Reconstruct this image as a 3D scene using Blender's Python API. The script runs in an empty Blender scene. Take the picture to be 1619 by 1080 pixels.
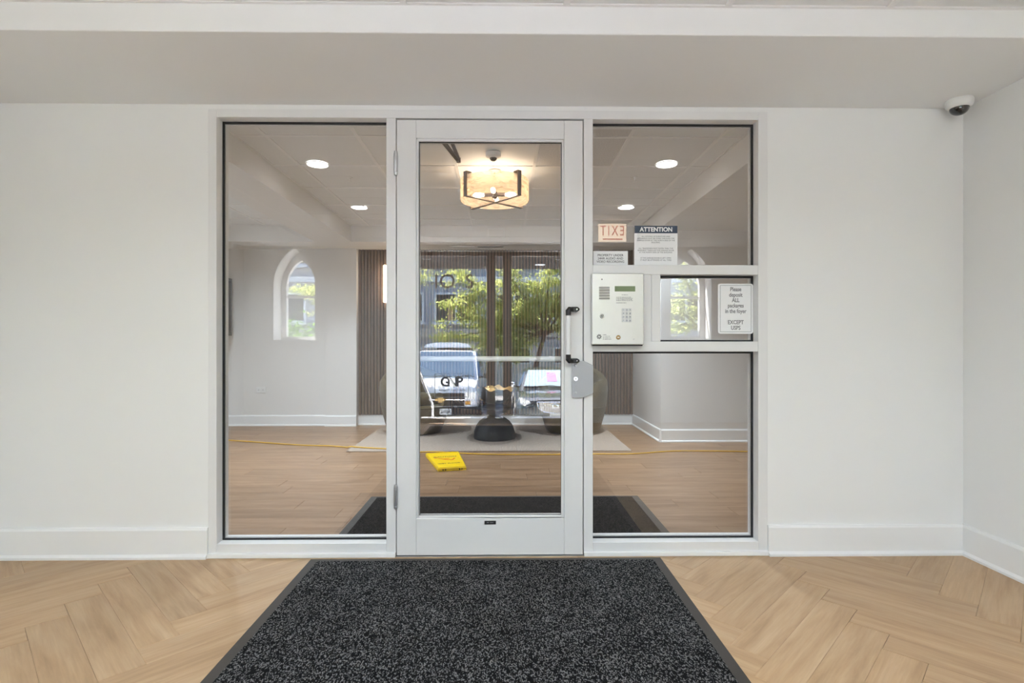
import bpy, bmesh, math, random
from mathutils import Vector, Matrix, Euler

random.seed(7)
SC = bpy.context.scene
COL = SC.collection
PI = math.pi

# ------------------------------------------------------------------ camera
CAM_Z = 1.0436
cam_data = bpy.data.cameras.new('camera')
cam_data.sensor_width = 36.0
cam_data.lens = 36.0 * 860.0 / 1619.0
cam_data.shift_y = 3.0 / 1619.0
cam_data.clip_start = 0.05
cam_data.clip_end = 300.0
cam = bpy.data.objects.new('camera', cam_data)
cam.location = (0, 0, CAM_Z)
cam.rotation_euler = (PI / 2, 0, -math.atan(11.5 / 860.0))
COL.objects.link(cam)
SC.camera = cam

# ------------------------------------------------------------------ sky, sun, exposure
world = bpy.data.worlds.new('sky_world')
SC.world = world
world.use_nodes = True
wn = world.node_tree.nodes
wl = world.node_tree.links
for n in list(wn):
    wn.remove(n)
w_out = wn.new('ShaderNodeOutputWorld')
w_bg = wn.new('ShaderNodeBackground')
w_sky = wn.new('ShaderNodeTexSky')
w_sky.sky_type = 'NISHITA'
w_sky.sun_disc = False
w_sky.sun_elevation = math.radians(60)
w_sky.sun_rotation = math.radians(170)
w_sky.air_density = 1.0
w_sky.dust_density = 1.2
w_bg.inputs['Strength'].default_value = 1.8
wl.new(w_sky.outputs[0], w_bg.inputs['Color'])
wl.new(w_bg.outputs[0], w_out.inputs['Surface'])

sun_data = bpy.data.lights.new('sun', 'SUN')
sun_data.energy = 92.0
sun_data.angle = math.radians(0.53)
sun_data.color = (1.0, 0.95, 0.88)
sun = bpy.data.objects.new('sun', sun_data)
# the sun stands high over the street behind the camera
sd = Vector((0.80, 0.42, -1.2)).normalized()
sun.rotation_euler = sd.to_track_quat('-Z', 'Y').to_euler()
sun.location = (0, -20, 25)
COL.objects.link(sun)

SC.view_settings.view_transform = 'Standard'
SC.view_settings.look = 'None'
SC.view_settings.exposure = 0.28
SC.view_settings.gamma = 1.0
SC.view_settings.use_curve_mapping = False

FOYER_FILL_WATT = 16.5
LOBBY_WATT = 17.5
BULB = 65.0

# ------------------------------------------------------------------ materials
MATS = {}


def new_mat(name):
    m = bpy.data.materials.new(name)
    m.use_nodes = True
    nt = m.node_tree
    b = nt.nodes.get('Principled BSDF')
    MATS[name] = m
    return m, nt, b


def pbr(name, col, rough=0.5, metal=0.0, noise=0.0, nscale=8.0, bump=0.0, bscale=200.0, spec=None, coat=0.0):
    m, nt, b = new_mat(name)
    b.inputs['Roughness'].default_value = rough
    b.inputs['Metallic'].default_value = metal
    if spec is not None:
        b.inputs['Specular IOR Level'].default_value = spec
    if coat:
        b.inputs['Coat Weight'].default_value = coat
        b.inputs['Coat Roughness'].default_value = 0.03
    tc = nt.nodes.new('ShaderNodeTexCoord')
    nz = nt.nodes.new('ShaderNodeTexNoise')
    nz.inputs['Scale'].default_value = nscale
    nz.inputs['Detail'].default_value = 3.0
    nt.links.new(tc.outputs['Object'], nz.inputs['Vector'])
    mx = nt.nodes.new('ShaderNodeMixRGB')
    d = 1.0 - noise
    mx.inputs[1].default_value = (col[0] * d, col[1] * d, col[2] * d, 1)
    mx.inputs[2].default_value = (min(col[0] * (1 + noise), 1), min(col[1] * (1 + noise), 1), min(col[2] * (1 + noise), 1), 1)
    nt.links.new(nz.outputs[0], mx.inputs[0])
    nt.links.new(mx.outputs[0], b.inputs['Base Color'])
    if bump > 0:
        n2 = nt.nodes.new('ShaderNodeTexNoise')
        n2.inputs['Scale'].default_value = bscale
        n2.inputs['Detail'].default_value = 2.0
        nt.links.new(tc.outputs['Object'], n2.inputs['Vector'])
        bp = nt.nodes.new('ShaderNodeBump')
        bp.inputs['Strength'].default_value = bump
        bp.inputs['Distance'].default_value = 0.002
        nt.links.new(n2.outputs[0], bp.inputs['Height'])
        nt.links.new(bp.outputs[0], b.inputs['Normal'])
    return m


def emit(name, col, strength):
    m, nt, b = new_mat(name)
    b.inputs['Base Color'].default_value = (0.6 * col[0], 0.6 * col[1], 0.6 * col[2], 1)
    b.inputs['Emission Color'].default_value = (*col, 1)
    b.inputs['Emission Strength'].default_value = strength
    return m


def glass(name, ior=1.6, tint=(1, 1, 1), rough=0.0):
    m, nt, b = new_mat(name)
    nt.nodes.remove(b)
    out = [n for n in nt.nodes if n.type == 'OUTPUT_MATERIAL'][0]
    fr = nt.nodes.new('ShaderNodeFresnel')
    fr.inputs['IOR'].default_value = ior
    # both faces of a pane reflect as seen from the air side
    geo = nt.nodes.new('ShaderNodeNewGeometry')
    dot = nt.nodes.new('ShaderNodeVectorMath')
    dot.operation = 'DOT_PRODUCT'
    nt.links.new(geo.outputs['Normal'], dot.inputs[0])
    nt.links.new(geo.outputs['Incoming'], dot.inputs[1])
    ab = nt.nodes.new('ShaderNodeMath')
    ab.operation = 'ABSOLUTE'
    nt.links.new(dot.outputs['Value'], ab.inputs[0])
    om = nt.nodes.new('ShaderNodeMath')
    om.operation = 'SUBTRACT'
    om.inputs[0].default_value = 1.0
    nt.links.new(ab.outputs[0], om.inputs[1])
    pw = nt.nodes.new('ShaderNodeMath')
    pw.operation = 'POWER'
    pw.inputs[1].default_value = 5.0
    nt.links.new(om.outputs[0], pw.inputs[0])
    f0 = ((ior - 1) / (ior + 1)) ** 2
    ma = nt.nodes.new('ShaderNodeMath')
    ma.operation = 'MULTIPLY_ADD'
    ma.inputs[1].default_value = 1 - f0
    ma.inputs[2].default_value = f0
    nt.links.new(pw.outputs[0], ma.inputs[0])
    nt.nodes.remove(fr)
    tr = nt.nodes.new('ShaderNodeBsdfTransparent')
    tr.inputs['Color'].default_value = (*tint, 1)
    gl = nt.nodes.new('ShaderNodeBsdfGlossy')
    gl.inputs['Roughness'].default_value = rough
    gl.inputs['Color'].default_value = (1, 1, 1, 1)
    mix = nt.nodes.new('ShaderNodeMixShader')
    nt.links.new(ma.outputs[0], mix.inputs[0])
    nt.links.new(tr.outputs[0], mix.inputs[1])
    nt.links.new(gl.outputs[0], mix.inputs[2])
    nt.links.new(mix.outputs[0], out.inputs['Surface'])
    return m


def wood(name, c_dark, c_mid, c_light, rough=0.42):
    m, nt, b = new_mat(name)
    b.inputs['Roughness'].default_value = rough
    tc = nt.nodes.new('ShaderNodeTexCoord')
    oi = nt.nodes.new('ShaderNodeObjectInfo')
    mp = nt.nodes.new('ShaderNodeMapping')
    mp.inputs['Scale'].default_value = (1.3, 13.0, 1.0)
    nt.links.new(tc.outputs['Object'], mp.inputs['Vector'])
    mw = nt.nodes.new('ShaderNodeMath')
    mw.operation = 'MULTIPLY'
    mw.inputs[1].default_value = 60.0
    nt.links.new(oi.outputs['Random'], mw.inputs[0])
    n1 = nt.nodes.new('ShaderNodeTexNoise')
    n1.noise_dimensions = '4D'
    n1.inputs['Scale'].default_value = 1.6
    n1.inputs['Detail'].default_value = 6.0
    n1.inputs['Roughness'].default_value = 0.62
    n1.inputs['Distortion'].default_value = 0.35
    nt.links.new(mp.outputs[0], n1.inputs['Vector'])
    nt.links.new(mw.outputs[0], n1.inputs['W'])
    mp2 = nt.nodes.new('ShaderNodeMapping')
    mp2.inputs['Scale'].default_value = (6.0, 150.0, 1.0)
    nt.links.new(tc.outputs['Object'], mp2.inputs['Vector'])
    n2 = nt.nodes.new('ShaderNodeTexNoise')
    n2.noise_dimensions = '4D'
    n2.inputs['Scale'].default_value = 1.0
    n2.inputs['Detail'].default_value = 3.0
    nt.links.new(mp2.outputs[0], n2.inputs['Vector'])
    nt.links.new(mw.outputs[0], n2.inputs['W'])
    ramp = nt.nodes.new('ShaderNodeValToRGB')
    e = ramp.color_ramp.elements
    e[0].position = 0.28
    e[0].color = (*c_dark, 1)
    e[1].position = 0.68
    e[1].color = (*c_light, 1)
    k = e.new(0.47)
    k.color = (*c_mid, 1)
    nt.links.new(n1.outputs[0], ramp.inputs[0])
    fine = nt.nodes.new('ShaderNodeMapRange')
    fine.inputs['From Min'].default_value = 0.3
    fine.inputs['From Max'].default_value = 0.7
    fine.inputs['To Min'].default_value = 0.93
    fine.inputs['To Max'].default_value = 1.05
    nt.links.new(n2.outputs[0], fine.inputs['Value'])
    tone = nt.nodes.new('ShaderNodeMapRange')
    tone.inputs['To Min'].default_value = 0.9
    tone.inputs['To Max'].default_value = 1.06
    nt.links.new(oi.outputs['Random'], tone.inputs['Value'])
    mul = nt.nodes.new('ShaderNodeMath')
    mul.operation = 'MULTIPLY'
    nt.links.new(fine.outputs[0], mul.inputs[0])
    nt.links.new(tone.outputs[0], mul.inputs[1])
    vm = nt.nodes.new('ShaderNodeVectorMath')
    vm.operation = 'SCALE'
    nt.links.new(ramp.outputs[0], vm.inputs[0])
    nt.links.new(mul.outputs[0], vm.inputs['Scale'])
    nt.links.new(vm.outputs[0], b.inputs['Base Color'])
    bp = nt.nodes.new('ShaderNodeBump')
    bp.inputs['Strength'].default_value = 0.12
    bp.inputs['Distance'].default_value = 0.001
    nt.links.new(n2.outputs[0], bp.inputs['Height'])
    nt.links.new(bp.outputs[0], b.inputs['Normal'])
    return m


def carpet(name, c_lo, c_hi, scale, thr=(0.45, 0.75), rot=0.6):
    m, nt, b = new_mat(name)
    b.inputs['Roughness'].default_value = 0.95
    b.inputs['Specular IOR Level'].default_value = 0.1
    tc = nt.nodes.new('ShaderNodeTexCoord')
    mp = nt.nodes.new('ShaderNodeMapping')
    mp.inputs['Rotation'].default_value = (0, 0, rot)
    mp.inputs['Scale'].default_value = (1.0, 0.55, 1.0)
    nt.links.new(tc.outputs['Object'], mp.inputs['Vector'])
    vo = nt.nodes.new('ShaderNodeTexVoronoi')
    vo.inputs['Scale'].default_value = scale
    nt.links.new(mp.outputs[0], vo.inputs['Vector'])
    sep = nt.nodes.new('ShaderNodeSeparateColor')
    nt.links.new(vo.outputs['Color'], sep.inputs[0])
    big = nt.nodes.new('ShaderNodeTexNoise')
    big.inputs['Scale'].default_value = 9.0
    big.inputs['Detail'].default_value = 4.0
    nt.links.new(tc.outputs['Object'], big.inputs['Vector'])
    add = nt.nodes.new('ShaderNodeMath')
    add.operation = 'MULTIPLY_ADD'
    add.inputs[1].default_value = 0.35
    nt.links.new(big.outputs[0], add.inputs[0])
    nt.links.new(sep.outputs[0], add.inputs[2])
    rg = nt.nodes.new('ShaderNodeValToRGB')
    rg.color_ramp.elements[0].position = thr[0]
    rg.color_ramp.elements[0].color = (*c_lo, 1)
    rg.color_ramp.elements[1].position = min(thr[1] + 0.35, 1.0)
    rg.color_ramp.elements[1].color = (*c_hi, 1)
    nt.links.new(add.outputs[0], rg.inputs[0])
    nt.links.new(rg.outputs[0], b.inputs['Base Color'])
    bp = nt.nodes.new('ShaderNodeBump')
    bp.inputs['Strength'].default_value = 0.7
    bp.inputs['Distance'].default_value = 0.003
    inv = nt.nodes.new('ShaderNodeMath')
    inv.operation = 'SUBTRACT'
    inv.inputs[0].default_value = 1.0
    nt.links.new(vo.outputs['Distance'], inv.inputs[1])
    nt.links.new(inv.outputs[0], bp.inputs['Height'])
    nt.links.new(bp.outputs[0], b.inputs['Normal'])
    return m


def leaf_mat(name, c1, c2):
    m, nt, b = new_mat(name)
    nt.nodes.remove(b)
    out = [n for n in nt.nodes if n.type == 'OUTPUT_MATERIAL'][0]
    tc = nt.nodes.new('ShaderNodeTexCoord')
    nz = nt.nodes.new('ShaderNodeTexNoise')
    nz.inputs['Scale'].default_value = 3.0
    nt.links.new(tc.outputs['Object'], nz.inputs['Vector'])
    rp = nt.nodes.new('ShaderNodeValToRGB')
    rp.color_ramp.elements[0].position = 0.35
    rp.color_ramp.elements[0].color = (*c1, 1)
    rp.color_ramp.elements[1].position = 0.65
    rp.color_ramp.elements[1].color = (*c2, 1)
    nt.links.new(nz.outputs[0], rp.inputs[0])
    df = nt.nodes.new('ShaderNodeBsdfDiffuse')
    tl = nt.nodes.new('ShaderNodeBsdfTranslucent')
    nt.links.new(rp.outputs[0], df.inputs['Color'])
    nt.links.new(rp.outputs[0], tl.inputs['Color'])
    mx = nt.nodes.new('ShaderNodeMixShader')
    mx.inputs[0].default_value = 0.5
    nt.links.new(df.outputs[0], mx.inputs[1])
    nt.links.new(tl.outputs[0], mx.inputs[2])
    nt.links.new(mx.outputs[0], out.inputs['Surface'])
    return m


pbr('wall_paint', (0.85, 0.85, 0.84), 0.55, noise=0.01, nscale=3, bump=0.05, bscale=350)
pbr('beam_paint', (0.86, 0.86, 0.855), 0.6, noise=0.01, nscale=3, bump=0.05, bscale=350)
pbr('lobby_paint', (0.79, 0.775, 0.755), 0.6, noise=0.01, nscale=3, bump=0.05, bscale=350)
pbr('trim_paint', (0.86, 0.86, 0.855), 0.35, noise=0.01)
pbr('frame_paint', (0.78, 0.775, 0.77), 0.33, noise=0.012, nscale=20)
pbr('gasket', (0.012, 0.012, 0.014), 0.6)
pbr('tile_smooth', (0.80, 0.80, 0.795), 0.85, noise=0.015, nscale=60, bump=0.12, bscale=260)
pbr('tile_fissured', (0.62, 0.61, 0.60), 0.95, noise=0.28, nscale=110, bump=0.9, bscale=110)
pbr('grid_metal', (0.84, 0.83, 0.82), 0.4)
wood('plank_foyer', (0.35, 0.215, 0.110), (0.455, 0.295, 0.160), (0.53, 0.365, 0.215))
wood('plank_lobby', (0.15, 0.078, 0.040), (0.245, 0.145, 0.082), (0.33, 0.212, 0.13), 0.36)
pbr('subfloor', (0.30, 0.21, 0.14), 0.8)
carpet('mat_pile', (0.0065, 0.0065, 0.007), (0.17, 0.165, 0.165), 330.0, (0.82, 0.65))
carpet('mat_pile_lobby', (0.012, 0.010, 0.009), (0.040, 0.033, 0.028), 300.0, (0.75, 0.65))
pbr('mat_rubber', (0.050, 0.043, 0.037), 0.7, noise=0.08, nscale=40, bump=0.2, bscale=150)
glass('clear_glass', 1.66)
glass('street_glass', 1.45)
glass('smoked_glass', 1.6, (0.30, 0.30, 0.32))
pbr('chrome', (0.75, 0.76, 0.78), 0.16, 1.0)
pbr('brushed_steel', (0.68, 0.68, 0.66), 0.34, 0.75, noise=0.03, nscale=30)
pbr('satin_metal', (0.55, 0.56, 0.58), 0.42, 0.8)
pbr('plate_grey', (0.42, 0.43, 0.455), 0.45, 0.3)
pbr('black_plastic', (0.014, 0.014, 0.015), 0.38)
pbr('dark_dome', (0.012, 0.012, 0.014), 0.06, coat=1.0)
pbr('white_plastic', (0.83, 0.83, 0.82), 0.35)
pbr('sign_white', (0.88, 0.88, 0.88), 0.4)
pbr('sign_navy', (0.035, 0.055, 0.095), 0.4)
pbr('ink', (0.05, 0.05, 0.055), 0.6)
pbr('ink_grey', (0.20, 0.20, 0.21), 0.6)
pbr('ink_white', (0.9, 0.9, 0.9), 0.5)
pbr('lcd', (0.19, 0.25, 0.13), 0.3)
pbr('brass', (0.45, 0.30, 0.13), 0.35, 0.9)
wood('slat_walnut', (0.07, 0.038, 0.022), (0.12, 0.067, 0.040), (0.165, 0.098, 0.060), 0.55)
pbr('slat_felt', (0.010, 0.010, 0.010), 0.95)
pbr('olive_velvet', (0.062, 0.041, 0.009), 0.85, noise=0.18, nscale=6, bump=0.15, bscale=400)
MATS['olive_velvet'].node_tree.nodes['Principled BSDF'].inputs['Sheen Weight'].default_value = 0.1
pbr('table_dark', (0.018, 0.019, 0.021), 0.45, noise=0.1)
pbr('bowl_bronze', (0.10, 0.07, 0.045), 0.4, 0.7, noise=0.3, nscale=20, bump=0.5, bscale=60)
pbr('bowl_gold', (0.62, 0.40, 0.16), 0.35, 0.7, noise=0.3, nscale=70, bump=1.0, bscale=90)
pbr('cord_yellow', (0.62, 0.36, 0.03), 0.5)
pbr('sign_yellow', (0.78, 0.52, 0.0), 0.4)
pbr('sign_red', (0.65, 0.06, 0.01), 0.5)
pbr('bronze_metal', (0.16, 0.12, 0.10), 0.4, 0.6)
emit('bulb_glow', (1.0, 0.78, 0.55), BULB)
emit('led_lobby', (1.0, 0.97, 0.93), 9.0)
emit('led_foyer_fill', (0.95, 0.98, 1.0), 9.0)
emit('led_porch', (0.95, 0.98, 1.0), 4.0)
emit('sconce_glow', (1.0, 0.80, 0.58), 14.0)
emit('exit_panel', (1.0, 0.80, 0.58), 4.0)
emit('exit_red', (1.0, 0.03, 0.0), 1.2)
pbr('taupe_metal', (0.50, 0.45, 0.41), 0.5, 0.0)
pbr('porch_stone', (0.74, 0.73, 0.71), 0.7, noise=0.12, nscale=5)
pbr('soffit_dark', (0.012, 0.009, 0.007), 0.8)
pbr('concrete', (0.60, 0.60, 0.59), 0.85, noise=0.1, nscale=4)
pbr('asphalt', (0.20, 0.20, 0.21), 0.9, noise=0.15, nscale=9)
pbr('facade_grey', (0.36, 0.38, 0.42), 0.85, noise=0.08, nscale=2)
pbr('facade_stone', (0.45, 0.43, 0.40), 0.85, noise=0.12, nscale=3)
pbr('facade_trim', (0.70, 0.72, 0.74), 0.7)
pbr('window_dark', (0.03, 0.035, 0.045), 0.12)
pbr('curtain', (0.55, 0.36, 0.22), 0.8)
pbr('bark', (0.08, 0.06, 0.05), 0.9, noise=0.3, nscale=20)
leaf_mat('leaf_lime', (0.38, 0.44, 0.13), (0.60, 0.62, 0.26))
leaf_mat('leaf_green', (0.08, 0.17, 0.04), (0.20, 0.32, 0.08))
pbr('paint_white', (0.82, 0.84, 0.87), 0.25, coat=1.0)
pbr('paint_slate', (0.05, 0.065, 0.075), 0.25, 0.3, coat=1.0)
pbr('car_glass', (0.22, 0.31, 0.38), 0.06, 0.7, coat=0.3)
pbr('car_black', (0.012, 0.012, 0.013), 0.5)
pbr('headlamp', (0.65, 0.68, 0.70), 0.12, 0.6)
pbr('plate_white', (0.75, 0.75, 0.70), 0.5)
pbr('note_pink', (0.60, 0.22, 0.45), 0.7)
pbr('amber', (0.7, 0.3, 0.02), 0.4)
pbr('picture_art', (0.7, 0.7, 0.68), 0.6)


def drum_mat():
    m, nt, b = new_mat('seeded_glass')
    nt.nodes.remove(b)
    out = [n for n in nt.nodes if n.type == 'OUTPUT_MATERIAL'][0]
    tc = nt.nodes.new('ShaderNodeTexCoord')
    mp = nt.nodes.new('ShaderNodeMapping')
    mp.inputs['Scale'].default_value = (1, 1, 3)
    nt.links.new(tc.outputs['Object'], mp.inputs['Vector'])
    nz = nt.nodes.new('ShaderNodeTexNoise')
    nz.inputs['Scale'].default_value = 9.0
    nz.inputs['Detail'].default_value = 5.0
    nz.inputs['Distortion'].default_value = 1.2
    nt.links.new(mp.outputs[0], nz.inputs['Vector'])
    rp = nt.nodes.new('ShaderNodeValToRGB')
    rp.color_ramp.elements[0].position = 0.35
    rp.color_ramp.elements[0].color = (0.55, 0.55, 0.55, 1)
    rp.color_ramp.elements[1].position = 0.7
    rp.color_ramp.elements[1].color = (0.82, 0.82, 0.82, 1)
    nt.links.new(nz.outputs[0], rp.inputs[0])
    tr = nt.nodes.new('ShaderNodeBsdfTransparent')
    tr.inputs['Color'].default_value = (1, 0.93, 0.82, 1)
    df = nt.nodes.new('ShaderNodeBsdfDiffuse')
    df.inputs['Color'].default_value = (0.95, 0.86, 0.72, 1)
    tl = nt.nodes.new('ShaderNodeBsdfTranslucent')
    tl.inputs['Color'].default_value = (0.95, 0.86, 0.72, 1)
    m1 = nt.nodes.new('ShaderNodeMixShader')
    m1.inputs[0].default_value = 0.5
    nt.links.new(df.outputs[0], m1.inputs[1])
    nt.links.new(tl.outputs[0], m1.inputs[2])
    m2 = nt.nodes.new('ShaderNodeMixShader')
    nt.links.new(rp.outputs[0], m2.inputs[0])
    nt.links.new(m1.outputs[0], m2.inputs[1])
    nt.links.new(tr.outputs[0], m2.inputs[2])
    nt.links.new(m2.outputs[0], out.inputs['Surface'])


drum_mat()


def rug_mat():
    m, nt, b = new_mat('rug_wool')
    b.inputs['Roughness'].default_value = 0.95
    tc = nt.nodes.new('ShaderNodeTexCoord')
    wv = nt.nodes.new('ShaderNodeTexWave')
    wv.inputs['Scale'].default_value = 22.0
    wv.inputs['Distortion'].default_value = 1.5
    wv.inputs['Detail'].default_value = 2.0
    wv.inputs['Detail Scale'].default_value = 6.0
    nt.links.new(tc.outputs['Object'], wv.inputs['Vector'])
    rp = nt.nodes.new('ShaderNodeValToRGB')
    rp.color_ramp.elements[0].color = (0.235, 0.185, 0.148, 1)
    rp.color_ramp.elements[1].color = (0.42, 0.345, 0.285, 1)
    nt.links.new(wv.outputs[0], rp.inputs[0])
    nt.links.new(rp.outputs[0], b.inputs['Base Color'])
    bp = nt.nodes.new('ShaderNodeBump')
    bp.inputs['Strength'].default_value = 0.5
    bp.inputs['Distance'].default_value = 0.004
    nt.links.new(wv.outputs[0], bp.inputs['Height'])
    nt.links.new(bp.outputs[0], b.inputs['Normal'])


rug_mat()

# ------------------------------------------------------------------ mesh helpers


def tag(o, label=None, cat=None, group=None, kind=None):
    if label:
        o['label'] = label
    if cat:
        o['category'] = cat
    if group:
        o['group'] = group
    if kind:
        o['kind'] = kind
    return o


def thing(name, label, cat, loc=(0, 0, 0), rz=0.0, group=None, kind=None):
    o = bpy.data.objects.new(name, None)
    o.empty_display_size = 0.1
    COL.objects.link(o)
    o.location = loc
    o.rotation_euler = (0, 0, rz)
    return tag(o, label, cat, group, kind)


def origin_of(o):
    v = Vector((0, 0, 0))
    while o is not None:
        v = v + Vector(o.location)
        o = o.parent
    return v


class MB:
    """collects shapes, then links them as one mesh object"""

    def __init__(self):
        self.v = []
        self.f = []
        self.smooth = []

    def add(self, vs, fs, smooth=False):
        b = len(self.v)
        self.v.extend(Vector(p) for p in vs)
        for f in fs:
            self.f.append([b + i for i in f])
            self.smooth.append(smooth)
        return self

    def box(self, x0, x1, y0, y1, z0, z1):
        x0, x1 = min(x0, x1), max(x0, x1)
        y0, y1 = min(y0, y1), max(y0, y1)
        z0, z1 = min(z0, z1), max(z0, z1)
        vs = [(x0, y0, z0), (x1, y0, z0), (x1, y1, z0), (x0, y1, z0), (x0, y0, z1), (x1, y0, z1), (x1, y1, z1), (x0, y1, z1)]
        return self.add(vs, [(0, 3, 2, 1), (4, 5, 6, 7), (0, 1, 5, 4), (1, 2, 6, 5), (2, 3, 7, 6), (3, 0, 4, 7)])

    def prism(self, poly, a0, a1, axis='y', smooth=False):
        """poly in the two other axes, extruded along axis"""
        def p3(p, a):
            if axis == 'y':
                return (p[0], a, p[1])
            if axis == 'x':
                return (a, p[0], p[1])
            return (p[0], p[1], a)
        n = len(poly)
        vs = [p3(p, a0) for p in poly] + [p3(p, a1) for p in poly]
        fs = [list(range(n)), list(range(2 * n - 1, n - 1, -1))]
        fs += [(i, n + i, n + (i + 1) % n, (i + 1) % n) for i in range(n)]
        return self.add(vs, fs, smooth)

    def tube(self, pts, r, n=8, caps=True):
        pts = [Vector(p) for p in pts]
        rs = r if isinstance(r, (list, tuple)) else [r] * len(pts)
        rings = []
        prev = None
        for i, p in enumerate(pts):
            d = (pts[min(i + 1, len(pts) - 1)] - pts[max(i - 1, 0)]).normalized()
            ref = prev if prev is not None else (Vector((0, 0, 1)) if abs(d.z) < 0.9 else Vector((1, 0, 0)))
            a = (ref - d * ref.dot(d)).normalized()
            b = d.cross(a)
            prev = a
            rings.append([p + (a * math.cos(t) + b * math.sin(t)) * rs[i] for t in (2 * PI * k / n for k in range(n))])
        vs = [q for ring in rings for q in ring]
        fs = []
        for i in range(len(pts) - 1):
            for k in range(n):
                fs.append((i * n + k, i * n + (k + 1) % n, (i + 1) * n + (k + 1) % n, (i + 1) * n + k))
        if caps:
            fs.append(tuple(range(n - 1, -1, -1)))
            fs.append(tuple((len(pts) - 1) * n + k for k in range(n)))
        return self.add(vs, fs, True)

    def lathe(self, prof, c=(0, 0, 0), n=32, axis='z', close=False):
        """prof: (radius, height) pairs"""
        c = Vector(c)
        vs = []
        for r, h in prof:
            for k in range(n):
                t = 2 * PI * k / n
                if axis == 'z':
                    q = Vector((r * math.cos(t), r * math.sin(t), h))
                elif axis == 'y':
                    q = Vector((r * math.cos(t), h, r * math.sin(t)))
                else:
                    q = Vector((h, r * math.cos(t), r * math.sin(t)))
                vs.append(c + q)
        fs = []
        m = len(prof)
        rng = range(m) if close else range(m - 1)
        for i in rng:
            j = (i + 1) % m
            for k in range(n):
                fs.append((i * n + k, i * n + (k + 1) % n, j * n + (k + 1) % n, j * n + k))
        if not close:
            if prof[0][0] > 1e-4:
                fs.append(tuple(range(n - 1, -1, -1)))
            if prof[-1][0] > 1e-4:
                fs.append(tuple((m - 1) * n + k for k in range(n)))
        return self.add(vs, fs, True)

    def build(self, name, mat, parent=None, origin=None, local=False, bevel=0.0, flat=False, segs=2):
        if parent is not None and not local:
            off = origin_of(parent)
        elif parent is None and not local:
            if origin is not None:
                off = Vector(origin)
            else:
                xs = [p.x for p in self.v]
                ys = [p.y for p in self.v]
                zs = [p.z for p in self.v]
                off = Vector(((min(xs) + max(xs)) / 2, (min(ys) + max(ys)) / 2, min(zs)))
        else:
            off = Vector((0, 0, 0))
        me = bpy.data.meshes.new(name)
        me.from_pydata([tuple(p - off) for p in self.v], [], self.f)
        bm = bmesh.new()
        bm.from_mesh(me)
        bmesh.ops.remove_doubles(bm, verts=bm.verts, dist=1e-6)
        bmesh.ops.recalc_face_normals(bm, faces=bm.faces)
        bm.to_mesh(me)
        bm.free()
        if not flat and any(self.smooth):
            for p in me.polygons:
                p.use_smooth = True
            try:
                me.set_sharp_from_angle(angle=math.radians(38))
            except Exception:
                pass
        me.materials.append(MATS[mat])
        o = bpy.data.objects.new(name, me)
        COL.objects.link(o)
        if parent is not None:
            o.parent = parent
        elif not local:
            o.location = off
        if bevel > 0:
            md = o.modifiers.new('bevel', 'BEVEL')
            md.width = bevel
            md.segments = segs
            md.limit_method = 'ANGLE'
            md.angle_limit = math.radians(40)
        return o


def box(name, mat, x0, x1, y0, y1, z0, z1, parent=None, bevel=0.0):
    return MB().box(x0, x1, y0, y1, z0, z1).build(name, mat, parent, bevel=bevel)


def struct(o, label, cat):
    return tag(o, label, cat, kind='structure')


def lettering(name, body, size, loc, rot, mat, parent, align='CENTER', depth=0.0006, spacing=1.0, line=1.0, sx=1.0, bold=0.0):
    cu = bpy.data.curves.new(name, 'FONT')
    cu.body = body
    cu.size = size
    cu.align_x = align
    cu.align_y = 'CENTER'
    cu.extrude = depth
    cu.space_character = spacing
    cu.space_line = line
    cu.offset = bold
    cu.resolution_u = 3
    tmp = bpy.data.objects.new(name + '_tmp', cu)
    COL.objects.link(tmp)
    bpy.context.view_layer.update()
    dg = bpy.context.evaluated_depsgraph_get()
    me = bpy.data.meshes.new_from_object(tmp.evaluated_get(dg))
    bpy.data.objects.remove(tmp)
    bpy.data.curves.remove(cu)
    me.name = name
    off = origin_of(parent) if parent is not None else Vector((0, 0, 0))
    M = Matrix.Translation(Vector(loc) - off) @ Euler(rot).to_matrix().to_4x4() @ Matrix.Diagonal((sx, 1, 1, 1))
    me.transform(M)
    me.materials.clear()
    me.materials.append(MATS[mat])
    o = bpy.data.objects.new(name, me)
    COL.objects.link(o)
    o.parent = parent
    return o


def copy_tree(o, parent=None):
    c = o.copy()
    COL.objects.link(c)
    c.parent = parent
    for ch in list(o.children):
        copy_tree(ch, c)
    return c


FACE = (PI / 2, 0, 0)          # lettering that faces the foyer camera side (-Y)
FACE_BACK = (PI / 2, 0, PI)    # lettering that faces the storefront (+Y)

# key planes ------------------------------------------------------------
WF = 2.671        # storefront wall, foyer face
WB = 2.80         # storefront wall, lobby face
GY = 2.735        # glazing
FZ = 2.311        # foyer ceiling
LZ = 2.43         # lobby ceiling
SZ = 2.24         # lobby soffit
XL, XR = -2.475, 2.277   # foyer side walls
EW = -1.66        # street wall, foyer face
EO = -2.00        # street wall, outer face

# ================================================================== SETTING
# unseen roof slab added over foyer and lobby to block sun and sky
struct(MB().box(-3.9, 3.9, EO, 7.3, 2.66, 2.86).build('added_roof_slab', 'concrete'), 'unseen roof slab added over foyer and lobby to block sun and sky', 'roof')

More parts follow.
